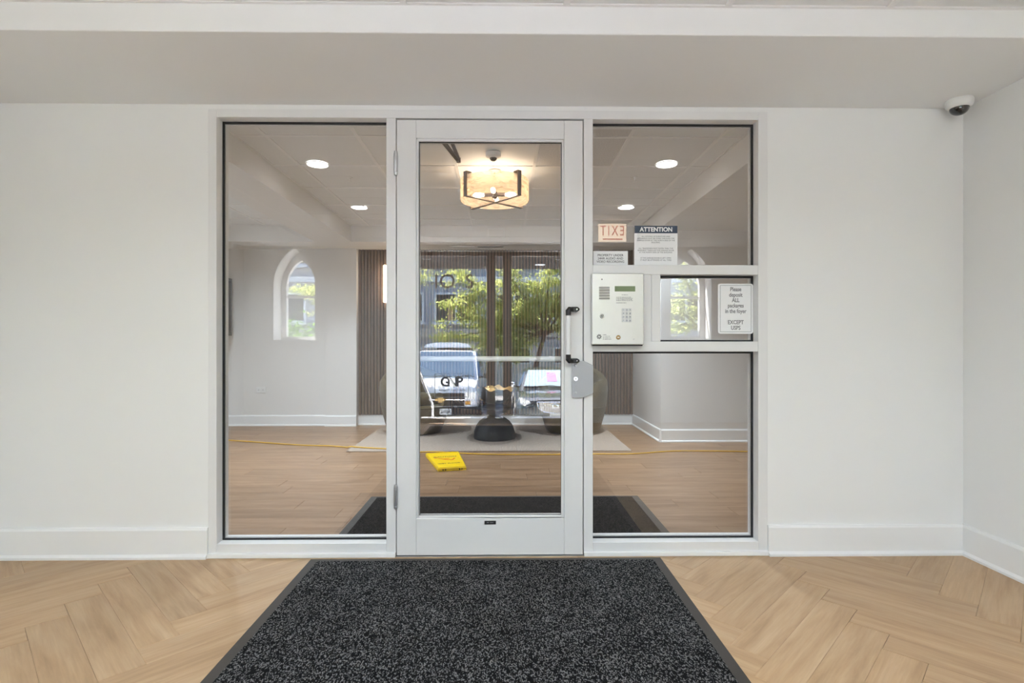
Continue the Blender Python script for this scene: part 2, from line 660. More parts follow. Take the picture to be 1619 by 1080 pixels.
# ---- storefront wall
struct(box('wall_front', 'wall_paint', -3.5, -1.443, WF, WB, 0.0, 2.66), 'white painted wall beside the hinge side of the glass entrance', 'wall')
struct(box('wall_front', 'wall_paint', 1.297, 3.5, WF, WB, 0.0, 2.66), 'white painted wall between glass entrance and corner with dome camera', 'wall')
struct(box('wall_front', 'wall_paint', -1.443, 1.297, WF, WB, 2.186, 2.66), 'white wall strip above the glass entrance', 'wall')
struct(box('wall_left', 'wall_paint', -3.4, XL, 1.3, WF, 0.0, 2.66), 'white painted foyer side wall on the hinge side', 'wall')
struct(box('wall_right', 'wall_paint', XR, 3.4, 1.3, WF, 0.0, 2.66), 'white painted foyer side wall below the dome camera', 'wall')
struct(box('wall_left', 'wall_paint', -3.5, -3.4, EW, WF, 0.0, 2.66), 'white outer side wall of the foyer near the arched windows, hinge side', 'wall')
struct(box('wall_right', 'wall_paint', 3.4, 3.5, EW, WF, 0.0, 2.66), 'white outer side wall of the foyer near the arched windows, latch side', 'wall')

# ---- ceiling beam in front of the storefront
struct(box('ceiling_beam', 'beam_paint', XL, XR, 2.045, WF, 2.208, 2.66, bevel=0.004), 'white boxed beam crossing the foyer ceiling above the entrance', 'beam')

# ---- tiled ceilings
TILE = {}


def tile_mesh(w, d):
    k = (round(w, 3), round(d, 3))
    if k not in TILE:
        o = MB().box(-w / 2, w / 2, -d / 2, d / 2, 0, 0.014).build('ceiling_tile', 'tile_smooth', local=True, bevel=0.003, segs=1)
        me = o.data
        bpy.data.objects.remove(o)
        TILE[k] = me
    return TILE[k]


def tiled_ceiling(name, xs, ys, z, label, rough_cells=()):
    root = struct(thing(name, None, None, (xs[0], ys[0], z)), label, 'ceiling')
    grid = MB()
    for x in xs:
        grid.box(max(x - 0.012, xs[0]), min(x + 0.012, xs[-1]), ys[0] + 0.001, ys[-1] - 0.001, z, z + 0.006)
    for y in ys:
        grid.box(xs[0], xs[-1], max(y - 0.012, ys[0]), min(y + 0.012, ys[-1]), z + 0.0006, z + 0.0058)
    grid.build('ceiling_grid', 'grid_metal', root)
    for i in range(len(xs) - 1):
        for j in range(len(ys) - 1):
            w, d = xs[i + 1] - xs[i] - 0.006, ys[j + 1] - ys[j] - 0.006
            o = bpy.data.objects.new('ceiling_tile', tile_mesh(w, d))
            COL.objects.link(o)
            o.parent = root
            o.location = ((xs[i] + xs[i + 1]) / 2 - xs[0], (ys[j] + ys[j + 1]) / 2 - ys[0], 0.006)
            if (i, j) in rough_cells:
                o.data = o.data.copy()
                o.data.materials.clear()
                o.data.materials.append(MATS['tile_fissured'])
    MB().box(xs[0], xs[-1], ys[0], ys[-1], z + 0.03, z + 0.05).build('ceiling_deck', 'tile_smooth', root)
    return root


def lines(lo, hi, ph, step=0.61):
    k = math.ceil((lo + 0.03 - ph) / step)
    out = [lo]
    while ph + k * step < hi - 0.03:
        out.append(ph + k * step)
        k += 1
    return out + [hi]


tiled_ceiling('ceiling_foyer', lines(XL, XR, 0.231), lines(EW, 2.045, 1.92), FZ, 'white tiled foyer ceiling')
for a, b, s in ((-3.4, XL, 'hinge side'), (XR, 3.4, 'latch side')):
    struct(box('ceiling_foyer', 'tile_smooth', a, b, EW, 1.3, FZ, FZ + 0.05), 'white foyer ceiling strip by the arched window on the ' + s, 'ceiling')

lob_x = lines(-1.81, 1.61, 0.231)
lob_y = lines(WB, 6.43, 3.66)
tiled_ceiling('ceiling_lobby', lob_x, lob_y, LZ, 'white tiled lobby ceiling with the drum lamp', rough_cells={(4, 2), (4, 1)})
tiled_ceiling('ceiling_lobby', lines(-3.5, -2.235, 0.231), lob_y, LZ, 'white tiled side bay of the lobby ceiling beyond the beam')
struct(box('ceiling_beam', 'lobby_paint', -2.235, -1.81, WB, 6.43, SZ, 2.66), 'white boxed beam running along the lobby ceiling', 'beam')
struct(box('ceiling_soffit', 'lobby_paint', 1.61, 3.5, WB, 6.43, SZ, 2.66), 'white lowered lobby soffit on the exit sign side', 'ceiling')
bulk = struct(box('ceiling_soffit', 'lobby_paint', -3.5, 3.5, 6.43, 7.15, SZ, 2.66), 'white bulkhead above the slatted feature wall', 'ceiling')

# ---- lobby walls
SLY = 6.955       # face of slats
struct(box('wall_back', 'lobby_paint', -3.5, 1.75, 7.0, 7.15, 0, SZ), 'white lobby back wall behind the wooden slats', 'wall')
struct(box('wall_back', 'lobby_paint', -3.5, -2.26, 6.925, 7.0, 0, SZ), 'white lobby back wall with the socket', 'wall')
struct(box('wall_back', 'lobby_paint', -2.26, -1.868, 6.88, 7.0, 0, SZ), 'narrow white pilaster beside the slatted feature wall', 'wall')
struct(box('wall_right', 'lobby_paint', 1.65, 3.5, 5.73, 7.15, 0, SZ), 'white lobby wall block beside the slatted feature wall', 'wall')
struct(box('wall_left', 'lobby_paint', -3.62, -3.5, WB, 7.15, 0, 2.66), 'white lobby side wall holding the black framed picture', 'wall')
struct(box('wall_right', 'lobby_paint', 3.5, 3.62, WB, 7.15, 0, 2.66), 'white lobby end wall on the exit sign side', 'wall')

# slatted wall
slat_root = struct(thing('wall_slats', None, None, (-0.11, 7.0, 0.13)), 'brown vertical wooden slat feature wall behind the armchairs', 'wall')
MB().box(-1.868, 1.65, 6.985, 6.999, 0.132, SZ).build('felt_backing', 'slat_felt', slat_root)
npitch = 87
pitch = 3.518 / npitch
so = MB().box(-0.0135, 0.0135, SLY, 6.985, 0.132, SZ)
s0 = MB().box(-1.05, 1.05, -0.0135, 0.0135, 0, 0.03).build('slat', 'slat_walnut', local=True)   # long axis x, stood upright below
slat_me = s0.data
bpy.data.objects.remove(s0)
for i in range(npitch):
    x = -1.868 + (i + 0.5) * pitch
    o = bpy.data.objects.new('slat', slat_me)
    COL.objects.link(o)
    o.parent = slat_root
    # local x -> world z, local y -> world x, local z -> world -y
    o.rotation_euler = Matrix(((0, 1, 0), (0, 0, -1), (-1, 0, 0))).to_euler()
    o.location = (x + 0.11, 6.985 - 7.0, 0.132 + 1.054 - 0.13)
    o.scale = ((SZ - 0.132) / 2.1, 1, 1)

# ---- baseboards


def baseboard(side, x0, y0, x1, y1, h, t, mat, label, shoe=0.022, flip=1):
    """runs from p0 to p1, sticks out to the left of the run times flip"""
    d = Vector((x1 - x0, y1 - y0, 0))
    L = d.length
    d.normalize()
    n = Vector((-d.y, d.x, 0)) * flip
    prof = [(0, 0.0), (t + 0.012, 0.0), (t + 0.012, shoe * 0.5), (t, shoe), (t, h - 0.012), (t - 0.006, h), (0, h)]
    vs = []
    for s in (0, L):
        for a, z in prof:
            q = Vector((x0, y0, 0)) + d * s + n * a
            vs.append((q.x, q.y, z))
    m = len(prof)
    fs = [tuple(range(m)), tuple(range(2 * m - 1, m - 1, -1))] + [(i, m + i, m + (i + 1) % m, (i + 1) % m) for i in range(m)]
    return struct(MB().add(vs, fs).build('baseboard_' + side, mat), label, 'baseboard')


baseboard('front', XL, WF, -1.443, WF, 0.148, 0.016, 'trim_paint', 'white baseboard beside the hinge side of the glass entrance', flip=-1)
baseboard('front', 1.297, WF, XR, WF, 0.148, 0.016, 'trim_paint', 'white baseboard between glass entrance and corner', flip=-1)
baseboard('right', XR, WF, XR, 1.3, 0.148, 0.016, 'trim_paint', 'white baseboard of the foyer wall under the dome camera', flip=-1)
baseboard('left', XL, 1.3, XL, WF, 0.148, 0.016, 'trim_paint', 'white baseboard of the foyer wall on the hinge side', flip=-1)
baseboard('back', -3.5, 6.925, -2.26, 6.925, 0.135, 0.014, 'trim_paint', 'white baseboard under the lobby socket', flip=-1)
baseboard('back', -2.26, 6.88, -1.868, 6.88, 0.135, 0.014, 'trim_paint', 'white baseboard of the narrow lobby pilaster', flip=-1)
baseboard('back', -1.868, 6.985, 1.65, 6.985, 0.13, 0.014, 'trim_paint', 'white baseboard under the wooden slats', flip=-1)
baseboard('right', 1.65, 6.97, 1.65, 5.73, 0.135, 0.014, 'trim_paint', 'white baseboard on the return beside the slats', flip=-1)
baseboard('right', 1.65, 5.73, 3.5, 5.73, 0.135, 0.014, 'trim_paint', 'white baseboard of the lobby wall block', flip=-1)

# ---- herringbone floor of the foyer
PLANK_L, PLANK_W = 0.72, 0.127
floor_foyer = struct(thing('floor_foyer', None, None, (0, 0, 0)), 'light oak herringbone plank floor of the foyer', 'floor')
MB().box(-3.45, 3.45, EO, WB, -0.16, -0.012).build('subfloor', 'subfloor', floor_foyer)


def clip_poly(poly, x0, x1, y0, y1):
    def cut(ps, inside, inter):
        out = []
        for i in range(len(ps)):
            a, b = ps[i], ps[(i + 1) % len(ps)]
            if inside(a):
                out.append(a)
                if not inside(b):
                    out.append(inter(a, b))
            elif inside(b):
                out.append(inter(a, b))
        return out
    for ax, lim, sg in ((0, x0, 1), (0, x1, -1), (1, y0, 1), (1, y1, -1)):
        if not poly:
            return []
        ins = lambda p, ax=ax, lim=lim, sg=sg: (p[ax] - lim) * sg >= 0
        itr = lambda a, b, ax=ax, lim=lim: tuple(a[k] + (b[k] - a[k]) * (lim - a[ax]) / (b[ax] - a[ax]) for k in (0, 1))
        poly = cut(poly, ins, itr)
    return poly


def plank_mesh(poly, mat, name='plank', t=0.012, gap=0.0006):
    # chamfered top edge so that the joints read
    cx = sum(p[0] for p in poly) / len(poly)
    cy = sum(p[1] for p in poly) / len(poly)
    n = len(poly)

    def shrink(k):
        out = []
        for p in poly:
            dx, dy = p[0] - cx, p[1] - cy
            l = math.hypot(dx, dy) or 1
            out.append((p[0] - dx / l * k, p[1] - dy / l * k))
        return out
    a, b = shrink(gap), shrink(gap + 0.0022)
    vs = [(p[0], p[1], -t) for p in a] + [(p[0], p[1], -0.0012) for p in a] + [(p[0], p[1], 0) for p in b]
    fs = [tuple(range(n - 1, -1, -1)), tuple(range(2 * n, 3 * n))]
    for s in (0, n):
        fs += [(s + i, s + (i + 1) % n, s + n + (i + 1) % n, s + n + i) for i in range(n)]
    me = bpy.data.meshes.new(name)
    me.from_pydata(vs, [], fs)
    me.materials.append(MATS[mat])
    return me


full_plank = plank_mesh([(-PLANK_L / 2, -PLANK_W / 2), (PLANK_L / 2, -PLANK_W / 2), (PLANK_L / 2, PLANK_W / 2), (-PLANK_L / 2, PLANK_W / 2)], 'plank_foyer')
r2 = math.sqrt(0.5)
VX, VY = -1.165, 1.784


def herring(rect):
    x0, x1, y0, y1 = rect
    for j in range(-6, 8):
        for k in range(-60, 60):
            for vert in (0, 1):
                if vert:
                    u0, u1, v0, v1 = (k - 1) * PLANK_W, k * PLANK_W, k * PLANK_W, k * PLANK_W + PLANK_L
                else:
                    u0, u1, v0, v1 = k * PLANK_W, k * PLANK_W + PLANK_L, k * PLANK_W, (k + 1) * PLANK_W
                du, dv = j * (PLANK_L + PLANK_W), j * (PLANK_W - PLANK_L)
                uc, vc = (u0 + u1) / 2 + du, (v0 + v1) / 2 + dv
                cx, cy = VX + (uc - vc) * r2, VY + (uc + vc) * r2
                if not (x0 - 0.5 < cx < x1 + 0.5 and y0 - 0.5 < cy < y1 + 0.5):
                    continue
                ang = PI / 4 + (PI / 2 if vert else 0)
                if random.random() < 0.5:
                    ang += PI
                ca, sa = math.cos(ang), math.sin(ang)
                cor = [(cx + ca * a - sa * b, cy + sa * a + ca * b) for a, b in
                       ((-PLANK_L / 2, -PLANK_W / 2), (PLANK_L / 2, -PLANK_W / 2), (PLANK_L / 2, PLANK_W / 2), (-PLANK_L / 2, PLANK_W / 2))]
                cl = clip_poly(cor, x0, x1, y0, y1)
                if len(cl) < 3:
                    continue
                ar = abs(sum(cl[i][0] * cl[(i + 1) % len(cl)][1] - cl[(i + 1) % len(cl)][0] * cl[i][1] for i in range(len(cl)))) / 2
                if ar < 0.0012:
                    continue
                if ar > PLANK_L * PLANK_W - 1e-4:
                    me = full_plank
                else:
                    loc = [((p[0] - cx) * ca + (p[1] - cy) * sa, -(p[0] - cx) * sa + (p[1] - cy) * ca) for p in cl]
                    me = plank_mesh(loc, 'plank_foyer')
                o = bpy.data.objects.new('plank', me)
                COL.objects.link(o)
                o.parent = floor_foyer
                o.location = (cx, cy, 0)
                o.rotation_euler = (0, 0, ang)


herring((XL, XR, -1.2, WF + 0.06))
MB().box(XL, XR, EW, -1.2, -0.012, 0).build('plank_border', 'plank_foyer', floor_foyer)
for a, b in ((-3.4, XL), (XR, 3.4)):
    MB().box(a, b, EW, 1.3, -0.012, 0).build('plank_border', 'plank_foyer', floor_foyer)

# ---- straight planks of the lobby
floor_lobby = struct(thing('floor_lobby', None, None, (0, 5, 0)), 'oak plank floor of the lobby laid in straight rows', 'floor')
MB().box(-3.6, 3.6, WB, 7.15, -0.16, -0.012).build('subfloor', 'subfloor', floor_lobby)
LPW, LPL = 0.18, 1.22
lp = plank_mesh([(-LPL / 2, -LPW / 2), (LPL / 2, -LPW / 2), (LPL / 2, LPW / 2), (-LPL / 2, LPW / 2)], 'plank_lobby')
row = 0
y = WF + 0.06
while y < 6.99:
    w = min(LPW, 7.0 - y)
    off = random.uniform(0, LPL)
    x = -3.5 - off
    while x < 3.5:
        a, b = max(x, -3.5), min(x + LPL, 3.5)
        if b - a > 0.03:
            if b - a > LPL - 1e-4 and w > LPW - 1e-4:
                me = lp
            else:
                me = plank_mesh([(a - x - LPL / 2, -w / 2), (b - x - LPL / 2, -w / 2), (b - x - LPL / 2, w / 2), (a - x - LPL / 2, w / 2)], 'plank_lobby')
            o = bpy.data.objects.new('plank', me)
            COL.objects.link(o)
            o.parent = floor_lobby
            o.location = (x + LPL / 2, y + w / 2 - 5, 0)
        x += LPL
    y += LPW
    row += 1

# ================================================================== STOREFRONT
OL, OR_ = -1.403, 1.251          # glazed opening
M1, M1b, M2, M2b = -0.579, -0.530, 0.386, 0.433
TOP = 2.146


def rect_ring(mb, x0, x1, z0, z1, wl_, wr, wb, wt, y0, y1):
    mb.box(x0, x0 + wl_, y0, y1, z0, z1)
    mb.box(x1 - wr, x1, y0, y1, z0, z1)
    mb.box(x0 + wl_, x1 - wr, y0, y1, z1 - wt, z1)
    mb.box(x0 + wl_, x1 - wr, y0, y1, z0, z0 + wb)
    return mb


FB = 2.782       # back of the entrance frame
fr_root = struct(thing('trim_1', None, None, (0, WF, 0)), 'white painted metal frame around the glass entrance door and its side panes', 'frame')
MB().box(-1.443, OL, WF - 0.004, FB, 0, 2.186).build('jamb', 'frame_paint', fr_root, bevel=0.002)
MB().box(OR_, 1.297, WF - 0.004, FB, 0, 2.186).build('jamb', 'frame_paint', fr_root, bevel=0.002)
MB().box(OL, OR_, WF - 0.004, FB, TOP, 2.186).build('header', 'frame_paint', fr_root, bevel=0.002)
MB().box(M1, M1b - 0.002, WF - 0.004, FB, 0, TOP).build('mullion', 'frame_paint', fr_root, bevel=0.002)
MB().box(M2 + 0.002, M2b, WF - 0.004, FB, 0, TOP).build('mullion', 'frame_paint', fr_root, bevel=0.002)
MB().box(OL, M1, WF - 0.004, FB, 0.02, 0.066).build('sill', 'frame_paint', fr_root, bevel=0.002)
MB().box(M2b, OR_, WF - 0.004, FB, 0.02, 0.066).build('sill', 'frame_paint', fr_root, bevel=0.002)
MB().box(-1.443, M1b - 0.002, WF - 0.018, FB, 0, 0.022).build('kick_strip', 'trim_paint', fr_root, bevel=0.003)
MB().box(M2 + 0.002, 1.297, WF - 0.018, FB, 0, 0.022).build('kick_strip', 'trim_paint', fr_root, bevel=0.003)
MB().box(M1b, M2, WF - 0.01, FB, -0.001, 0.004).build('threshold', 'satin_metal', fr_root)
# cross rails of the latch side, each with a step line
for za, zb in ((1.383, 1.430), (1.003, 1.053)):
    MB().box(M2b, OR_, WF - 0.002, WB - 0.01, za, zb).build('rail', 'frame_paint', fr_root, bevel=0.002)
    MB().box(M2b, OR_, WF + 0.0, WF + 0.02, (za + zb) / 2 - 0.002, (za + zb) / 2).build('rail_joint', 'plate_grey', fr_root)
MB().box(0.723, 0.767, WF - 0.003, WB - 0.01, 1.053, 1.383).build('mullion', 'frame_paint', fr_root, bevel=0.002)
MB().box(M2b, 0.723, WF + 0.004, WB - 0.02, 1.053, 1.383).build('blank_panel', 'frame_paint', fr_root)


def side_pane(n, x0, x1, z0, z1, label):
    root = struct(thing('window_%d' % n, None, None, ((x0 + x1) / 2, GY, z0)), label, 'window')
    g = MB()
    rect_ring(g, x0, x1, z0, z1, 0.009, 0.009, 0.008, 0.010, GY - 0.012, GY - 0.004)
    g.build('gasket', 'gasket', root)
    s = MB()
    rect_ring(s, x0, x1, z0, z1, 0.007, 0.007, 0.010, 0.010, GY + 0.008, 2.768)
    s.build('glazing_stop', 'frame_paint', root)
    MB().box(x0 + 0.002, x1 - 0.002, GY - 0.003, GY + 0.003, z0 + 0.002, z1 - 0.002).build('pane', 'clear_glass', root)
    return root


side_pane(1, OL, M1, 0.066, TOP, 'tall clear side pane beside the door hinges')
side_pane(2, M2b, OR_, 1.430, TOP, 'upper clear side pane with the attention sign')
side_pane(3, 0.767, OR_, 1.053, 1.383, 'small clear pane with the package notice, beside the intercom')
side_pane(4, M2b, OR_, 0.066, 1.003, 'lower clear side pane below the intercom')

# ---- entrance door
DX0, DX1 = M1b + 0.003, M2 - 0.003
GX0, GX1 = -0.421, 0.280
GZ0, GZ1 = 0.199, 2.034
DZ0, DZ1 = 0.008, 2.136
door = struct(thing('door_1', None, None, ((DX0 + DX1) / 2, WF, 0)), 'white framed glass entrance door with black and white pull handle', 'door')
DY0, DY1 = WF - 0.008, WF + 0.040
MB().box(DX0, GX0 - 0.012, DY0, DY1, DZ0, DZ1).build('stile', 'frame_paint', door, bevel=0.002)
MB().box(GX1 + 0.012, DX1, DY0, DY1, DZ0, DZ1).build('stile', 'frame_paint', door, bevel=0.002)
MB().box(GX0 - 0.0115, GX1 + 0.0115, DY0, DY1, GZ1 + 0.012, DZ1).build('top_rail', 'frame_paint', door, bevel=0.002)
MB().box(GX0 - 0.0115, GX1 + 0.0115, DY0, DY1, DZ0, GZ0 - 0.012).build('bottom_rail', 'frame_paint', door, bevel=0.002)
gs = MB()
rect_ring(gs, GX0 - 0.012, GX1 + 0.012, GZ0 - 0.012, GZ1 + 0.012, 0.012, 0.012, 0.012, 0.012, DY0 + 0.006, DY1 - 0.004)
gs.build('glazing_bead', 'frame_paint', door, bevel=0.003)
gk = MB()
rect_ring(gk, GX0 - 0.001, GX1 + 0.001, GZ0 - 0.001, GZ1 + 0.001, 0.004, 0.004, 0.003, 0.005, WF + 0.009, WF + 0.013)
gk.build('gasket', 'gasket', door)
MB().box(GX0 - 0.004, GX1 + 0.004, WF + 0.014, WF + 0.020, GZ0 - 0.004, GZ1 + 0.004).build('pane', 'clear_glass', door)
# hinges
for zc in (1.922, 0.296):
    h = MB()
    h.lathe([(0.0, -0.062), (0.008, -0.058), (0.010, -0.046), (0.0085, -0.044), (0.0105, -0.041), (0.0105, 0.036), (0.0085, 0.038), (0.010, 0.042), (0.008, 0.058), (0.0, 0.062)], (-0.531, DY0 - 0.006, zc), 16)
    h.build('hinge', 'satin_metal', door)
# pull handle
HX, HY = 0.307, DY0 - 0.040
hd = MB()
hd.tube([(HX, HY, 0.985), (HX, HY, 1.185)], 0.0115, 16)
hp = hd.build('handle', 'white_plastic', door)
tag(hp, 'white tube grip with black end brackets')
for zc, sgn in ((1.196, 1), (0.972, -1)):
    br = MB()
    br.tube([(HX, HY, zc - sgn * 0.018), (HX, HY, zc + sgn * 0.006), (HX + 0.006, HY + 0.002, zc + sgn * 0.012), (HX + 0.018, HY + 0.014, zc + sgn * 0.013)], [0.0125, 0.0135, 0.0135, 0.012], 14)
    br.prism([(HX + 0.006, zc + sgn * 0.013 - 0.012), (HX + 0.045, zc + sgn * 0.013 - 0.012), (HX + 0.054, zc + sgn * 0.013 - 0.006), (HX + 0.057, zc + sgn * 0.013),
              (HX + 0.054, zc + sgn * 0.013 + 0.006), (HX + 0.045, zc + sgn * 0.013 + 0.012), (HX + 0.006, zc + sgn * 0.013 + 0.012)], HY + 0.008, DY0)
    b_ = br.build('bracket', 'black_plastic', hp, bevel=0.002)
    MB().lathe([(0.0, -0.002), (0.003, -0.0015), (0.0035, 0)], (HX + 0.043, HY + 0.008, zc + sgn * 0.013), 10, 'y').build('screw', 'chrome', hp)
# latch guard plate
lg = MB().prism([(0.328, 0.958), (0.385, 0.958), (0.432, 0.936), (0.432, 0.802), (0.385, 0.779), (0.328, 0.779)], DY0 - 0.013, DY0 - 0.009)
lg.box(0.328, 0.335, DY0 - 0.009, DY0, 0.779, 0.958)
lgp = lg.build('latch_guard', 'plate_grey', door, bevel=0.0015)
for zc in (0.935, 0.802):
    MB().lathe([(0.0, -0.004), (0.0045, -0.0035), (0.0065, 0.0)], (0.346, DY0 - 0.013, zc), 14, 'y').build('bolt', 'satin_metal', lgp)
MB().lathe([(0.0, -0.006), (0.010, -0.006), (0.0115, -0.004), (0.0115, 0.0)], (0.346, DY0 - 0.013, 0.871), 20, 'y').build('lock_cylinder', 'chrome', lgp)
MB().box(0.345, 0.347, DY0 - 0.0205, DY0 - 0.019, 0.866, 0.876).box(0.341, 0.351, DY0 - 0.0205, DY0 - 0.019, 0.870, 0.872).build('keyway', 'ink', lgp)
# maker's tag on the bottom rail
tg = MB().box(-0.099, -0.043, DY0 - 0.003, DY0, 0.158, 0.176).build('maker_tag', 'black_plastic', door, bevel=0.001)
MB().box(-0.088, -0.078, DY0 - 0.0036, DY0 - 0.003, 0.166, 0.170).box(-0.072, -0.055, DY0 - 0.0036, DY0 - 0.003, 0.166, 0.169).build('tag_print', 'ink_grey', tg)
# push bar, lobby side
pb = MB().tube([(GX0 - 0.02, 2.80, 0.964), (GX1 + 0.02, 2.80, 0.964)], 0.013, 14).build('push_bar', 'white_plastic', door)
MB().box(GX0 - 0.05, GX0 - 0.015, DY1, 2.815, 0.935, 0.993).build('bar_end', 'white_plastic', pb, bevel=0.003)
MB().box(GX1 + 0.015, GX1 + 0.05, DY1, 2.815, 0.935, 0.993).build('bar_end', 'white_plastic', pb, bevel=0.003)
# door closer, lobby side
dc = MB().box(-0.50, -0.22, DY1, DY1 + 0.055, 2.055, 2.115).build('door_closer', 'bronze_metal', door, bevel=0.004)
MB().prism([(-0.338, 2.74), (-0.314, 2.74), (-0.252, 3.10), (-0.272, 3.10)], 2.075, 2.083, 'z').build('closer_arm', 'bronze_metal', dc)
MB().prism([(-0.288, 2.74), (-0.270, 2.74), (-0.252, 3.09), (-0.270, 3.09)], 2.084, 2.092, 'z').build('closer_arm', 'bronze_metal', dc)
MB().lathe([(0.012, 2.070), (0.012, 2.096)], (-0.262, 3.09, 0), 14).build('arm_pivot', 'bronze_metal', dc)
# decal on the door glass
DEC = WF + 0.0132
ol = MB()
rect_ring(ol, -0.346, -0.178, 0.777, 0.894, 0.0022, 0.0022, 0.0022, 0.0022, DEC, DEC + 0.0005)
dcl = ol.build('decal', 'ink_grey', door)
lettering('decal_letter', 'G', 0.066, (-0.294, DEC, 0.852), FACE, 'ink', dcl, depth=0.0003, bold=0.0016)
lettering('decal_letter', 'P', 0.066, (-0.223, DEC, 0.852), FACE, 'ink', dcl, depth=0.0003, bold=0.0016)
lettering('decal_letter', 'N', 0.066, (-0.2585, DEC, 0.852), FACE, 'ink', dcl, depth=0.0002, bold=0.0012)
nn = MB().prism([(-0.281, 0.876), (-0.272, 0.876), (-0.240, 0.829), (-0.249, 0.829)], DEC - 0.0008, DEC - 0.0004)
nn.build('decal_letter', 'ink_white', dcl)
lettering('decal_line', 'REALTY PARTNERS', 0.0125, (-0.2585, DEC, 0.812), FACE, 'ink', dcl, depth=0.0003, spacing=1.25, bold=0.0001)

# ================================================================== INTERCOM AND SIGNS
IX0, IX1, IZ0, IZ1 = 0.423, 0.675, 1.031, 1.384
IYF, IYB = 2.628, WF - 0.004
ic = thing('intercom_panel', 'brushed steel intercom panel with green display and keypad', 'intercom', ((IX0 + IX1) / 2, IYB, IZ0))
MB().box(IX0, IX1, IYF, IYB, IZ0 + 0.006, IZ1).build('housing', 'brushed_steel', ic, bevel=0.004)
MB().box(IX0 + 0.004, IX1 - 0.006, IYF + 0.004, IYB, IZ0, IZ0 + 0.007).build('base_lip', 'black_plastic', ic)
iw, ih = IX1 - IX0, IZ1 - IZ0


def ip(u, v):
    """panel coordinates measured on the faceplate (0..1 from its upper corner)"""
    return IX0 + u * iw, IZ1 - v * ih


for k in range(5):
    xa, za = ip(0.135, 0.185 + 0.037 * k)
    xb, _ = ip(0.335, 0)
    MB().prism([(IYF - 0.006, za - 0.010), (IYF + 0.001, za + 0.001), (IYF + 0.001, za - 0.010)], xa, xb, 'x').build('speaker_louver', 'brushed_steel', ic)
xa, za = ip(0.435, 0.178)
xb, zb = ip(0.83, 0.252)
sc_ = MB().box(xa, xb, IYF - 0.001, IYF, zb, za).build('display', 'lcd', ic)
tag(sc_, 'green display strip')
for j in range(4):
    for i in range(3):
        x, z = ip(0.60 + 0.065 * i, 0.505 + 0.049 * j)
        kk = MB().box(x - 0.0065, x + 0.0065, IYF - 0.004, IYF, z - 0.007, z + 0.007).build('key', 'satin_metal', ic, bevel=0.001)
        lettering('key_digit', '123456789*0#'[j * 3 + i], 0.011, (x, IYF - 0.0042, z), FACE, 'ink', kk, depth=0.0003)
xa, za = ip(0.19, 0.59)
lk = MB().lathe([(0.0, -0.005), (0.009, -0.005), (0.0115, -0.003), (0.0115, 0)], (xa, IYF, za), 20, 'y').build('lock', 'chrome', ic)
MB().lathe([(0.0, -0.0056), (0.007, -0.0056), (0.007, -0.005)], (xa, IYF, za), 16, 'y').build('lock_face', 'ink_grey', lk)
MB().box(xa - 0.001, xa + 0.001, IYF - 0.0065, IYF - 0.0056, za - 0.004, za + 0.004).build('keyway', 'ink_white', lk)
xa, za = ip(0.19, 0.085)
MB().lathe([(0.0, -0.001), (0.0025, -0.001), (0.003, 0)], (xa, IYF, za), 10, 'y').build('microphone_hole', 'ink', ic)
xa, za = ip(0.505, 0.882)
bd = MB().lathe([(0.0, -0.003), (0.009, -0.003), (0.011, 0)], (xa, IYF, za), 20, 'y').build('badge', 'brass', ic)
MB().box(xa - 0.005, xa + 0.005, IYF - 0.0036, IYF - 0.003, za - 0.002, za + 0.002).build('badge_mark', 'ink_white', bd)
xa, za = ip(0.805, 0.905)
MB().lathe([(0.0, -0.001), (0.003, -0.001), (0.0035, 0)], (xa, IYF, za), 10, 'y').build('rivet', 'satin_metal', ic)
# round maker's emblem: ring of lozenges
xa, za = ip(0.135, 0.872)
em = MB()
for k in range(8):
    t = 2 * PI * k / 8
    c, s = math.cos(t), math.sin(t)
    q = [(xa + c * 0.0035 - s * 0.0015, za + s * 0.0035 + c * 0.0015), (xa + c * 0.0115 - s * 0.004, za + s * 0.0115 + c * 0.004),
         (xa + c * 0.0125 + s * 0.001, za + s * 0.0125 - c * 0.001), (xa + c * 0.0045 + s * 0.002, za + s * 0.0045 - c * 0.002)]
    em.prism(q, IYF - 0.0006, IYF)
em.build('emblem', 'ink', ic)
pr = MB()
for (u0, u1, v) in ((0.205, 0.275, 0.845), (0.205, 0.345, 0.867), (0.205, 0.36, 0.889), (0.205, 0.37, 0.908),
                    (0.57, 0.69, 0.298), (0.465, 0.75, 0.33), (0.465, 0.79, 0.346), (0.465, 0.77, 0.362), (0.465, 0.79, 0.378), (0.465, 0.66, 0.408)):
    x_, z_ = ip(u0, v)
    x2, _ = ip(u1, v)
    n_ = max(3, int((x2 - x_) / 0.0042))
    for q in range(n_):
        a = x_ + (x2 - x_) * q / n_
        b = a + (x2 - x_) / n_ * random.uniform(0.5, 0.95)
        pr.box(a, b, IYF - 0.0005, IYF, z_ - 0.0016, z_ + 0.0013)
tag(pr.build('fine_print', 'ink_grey', ic), kind='stuff')

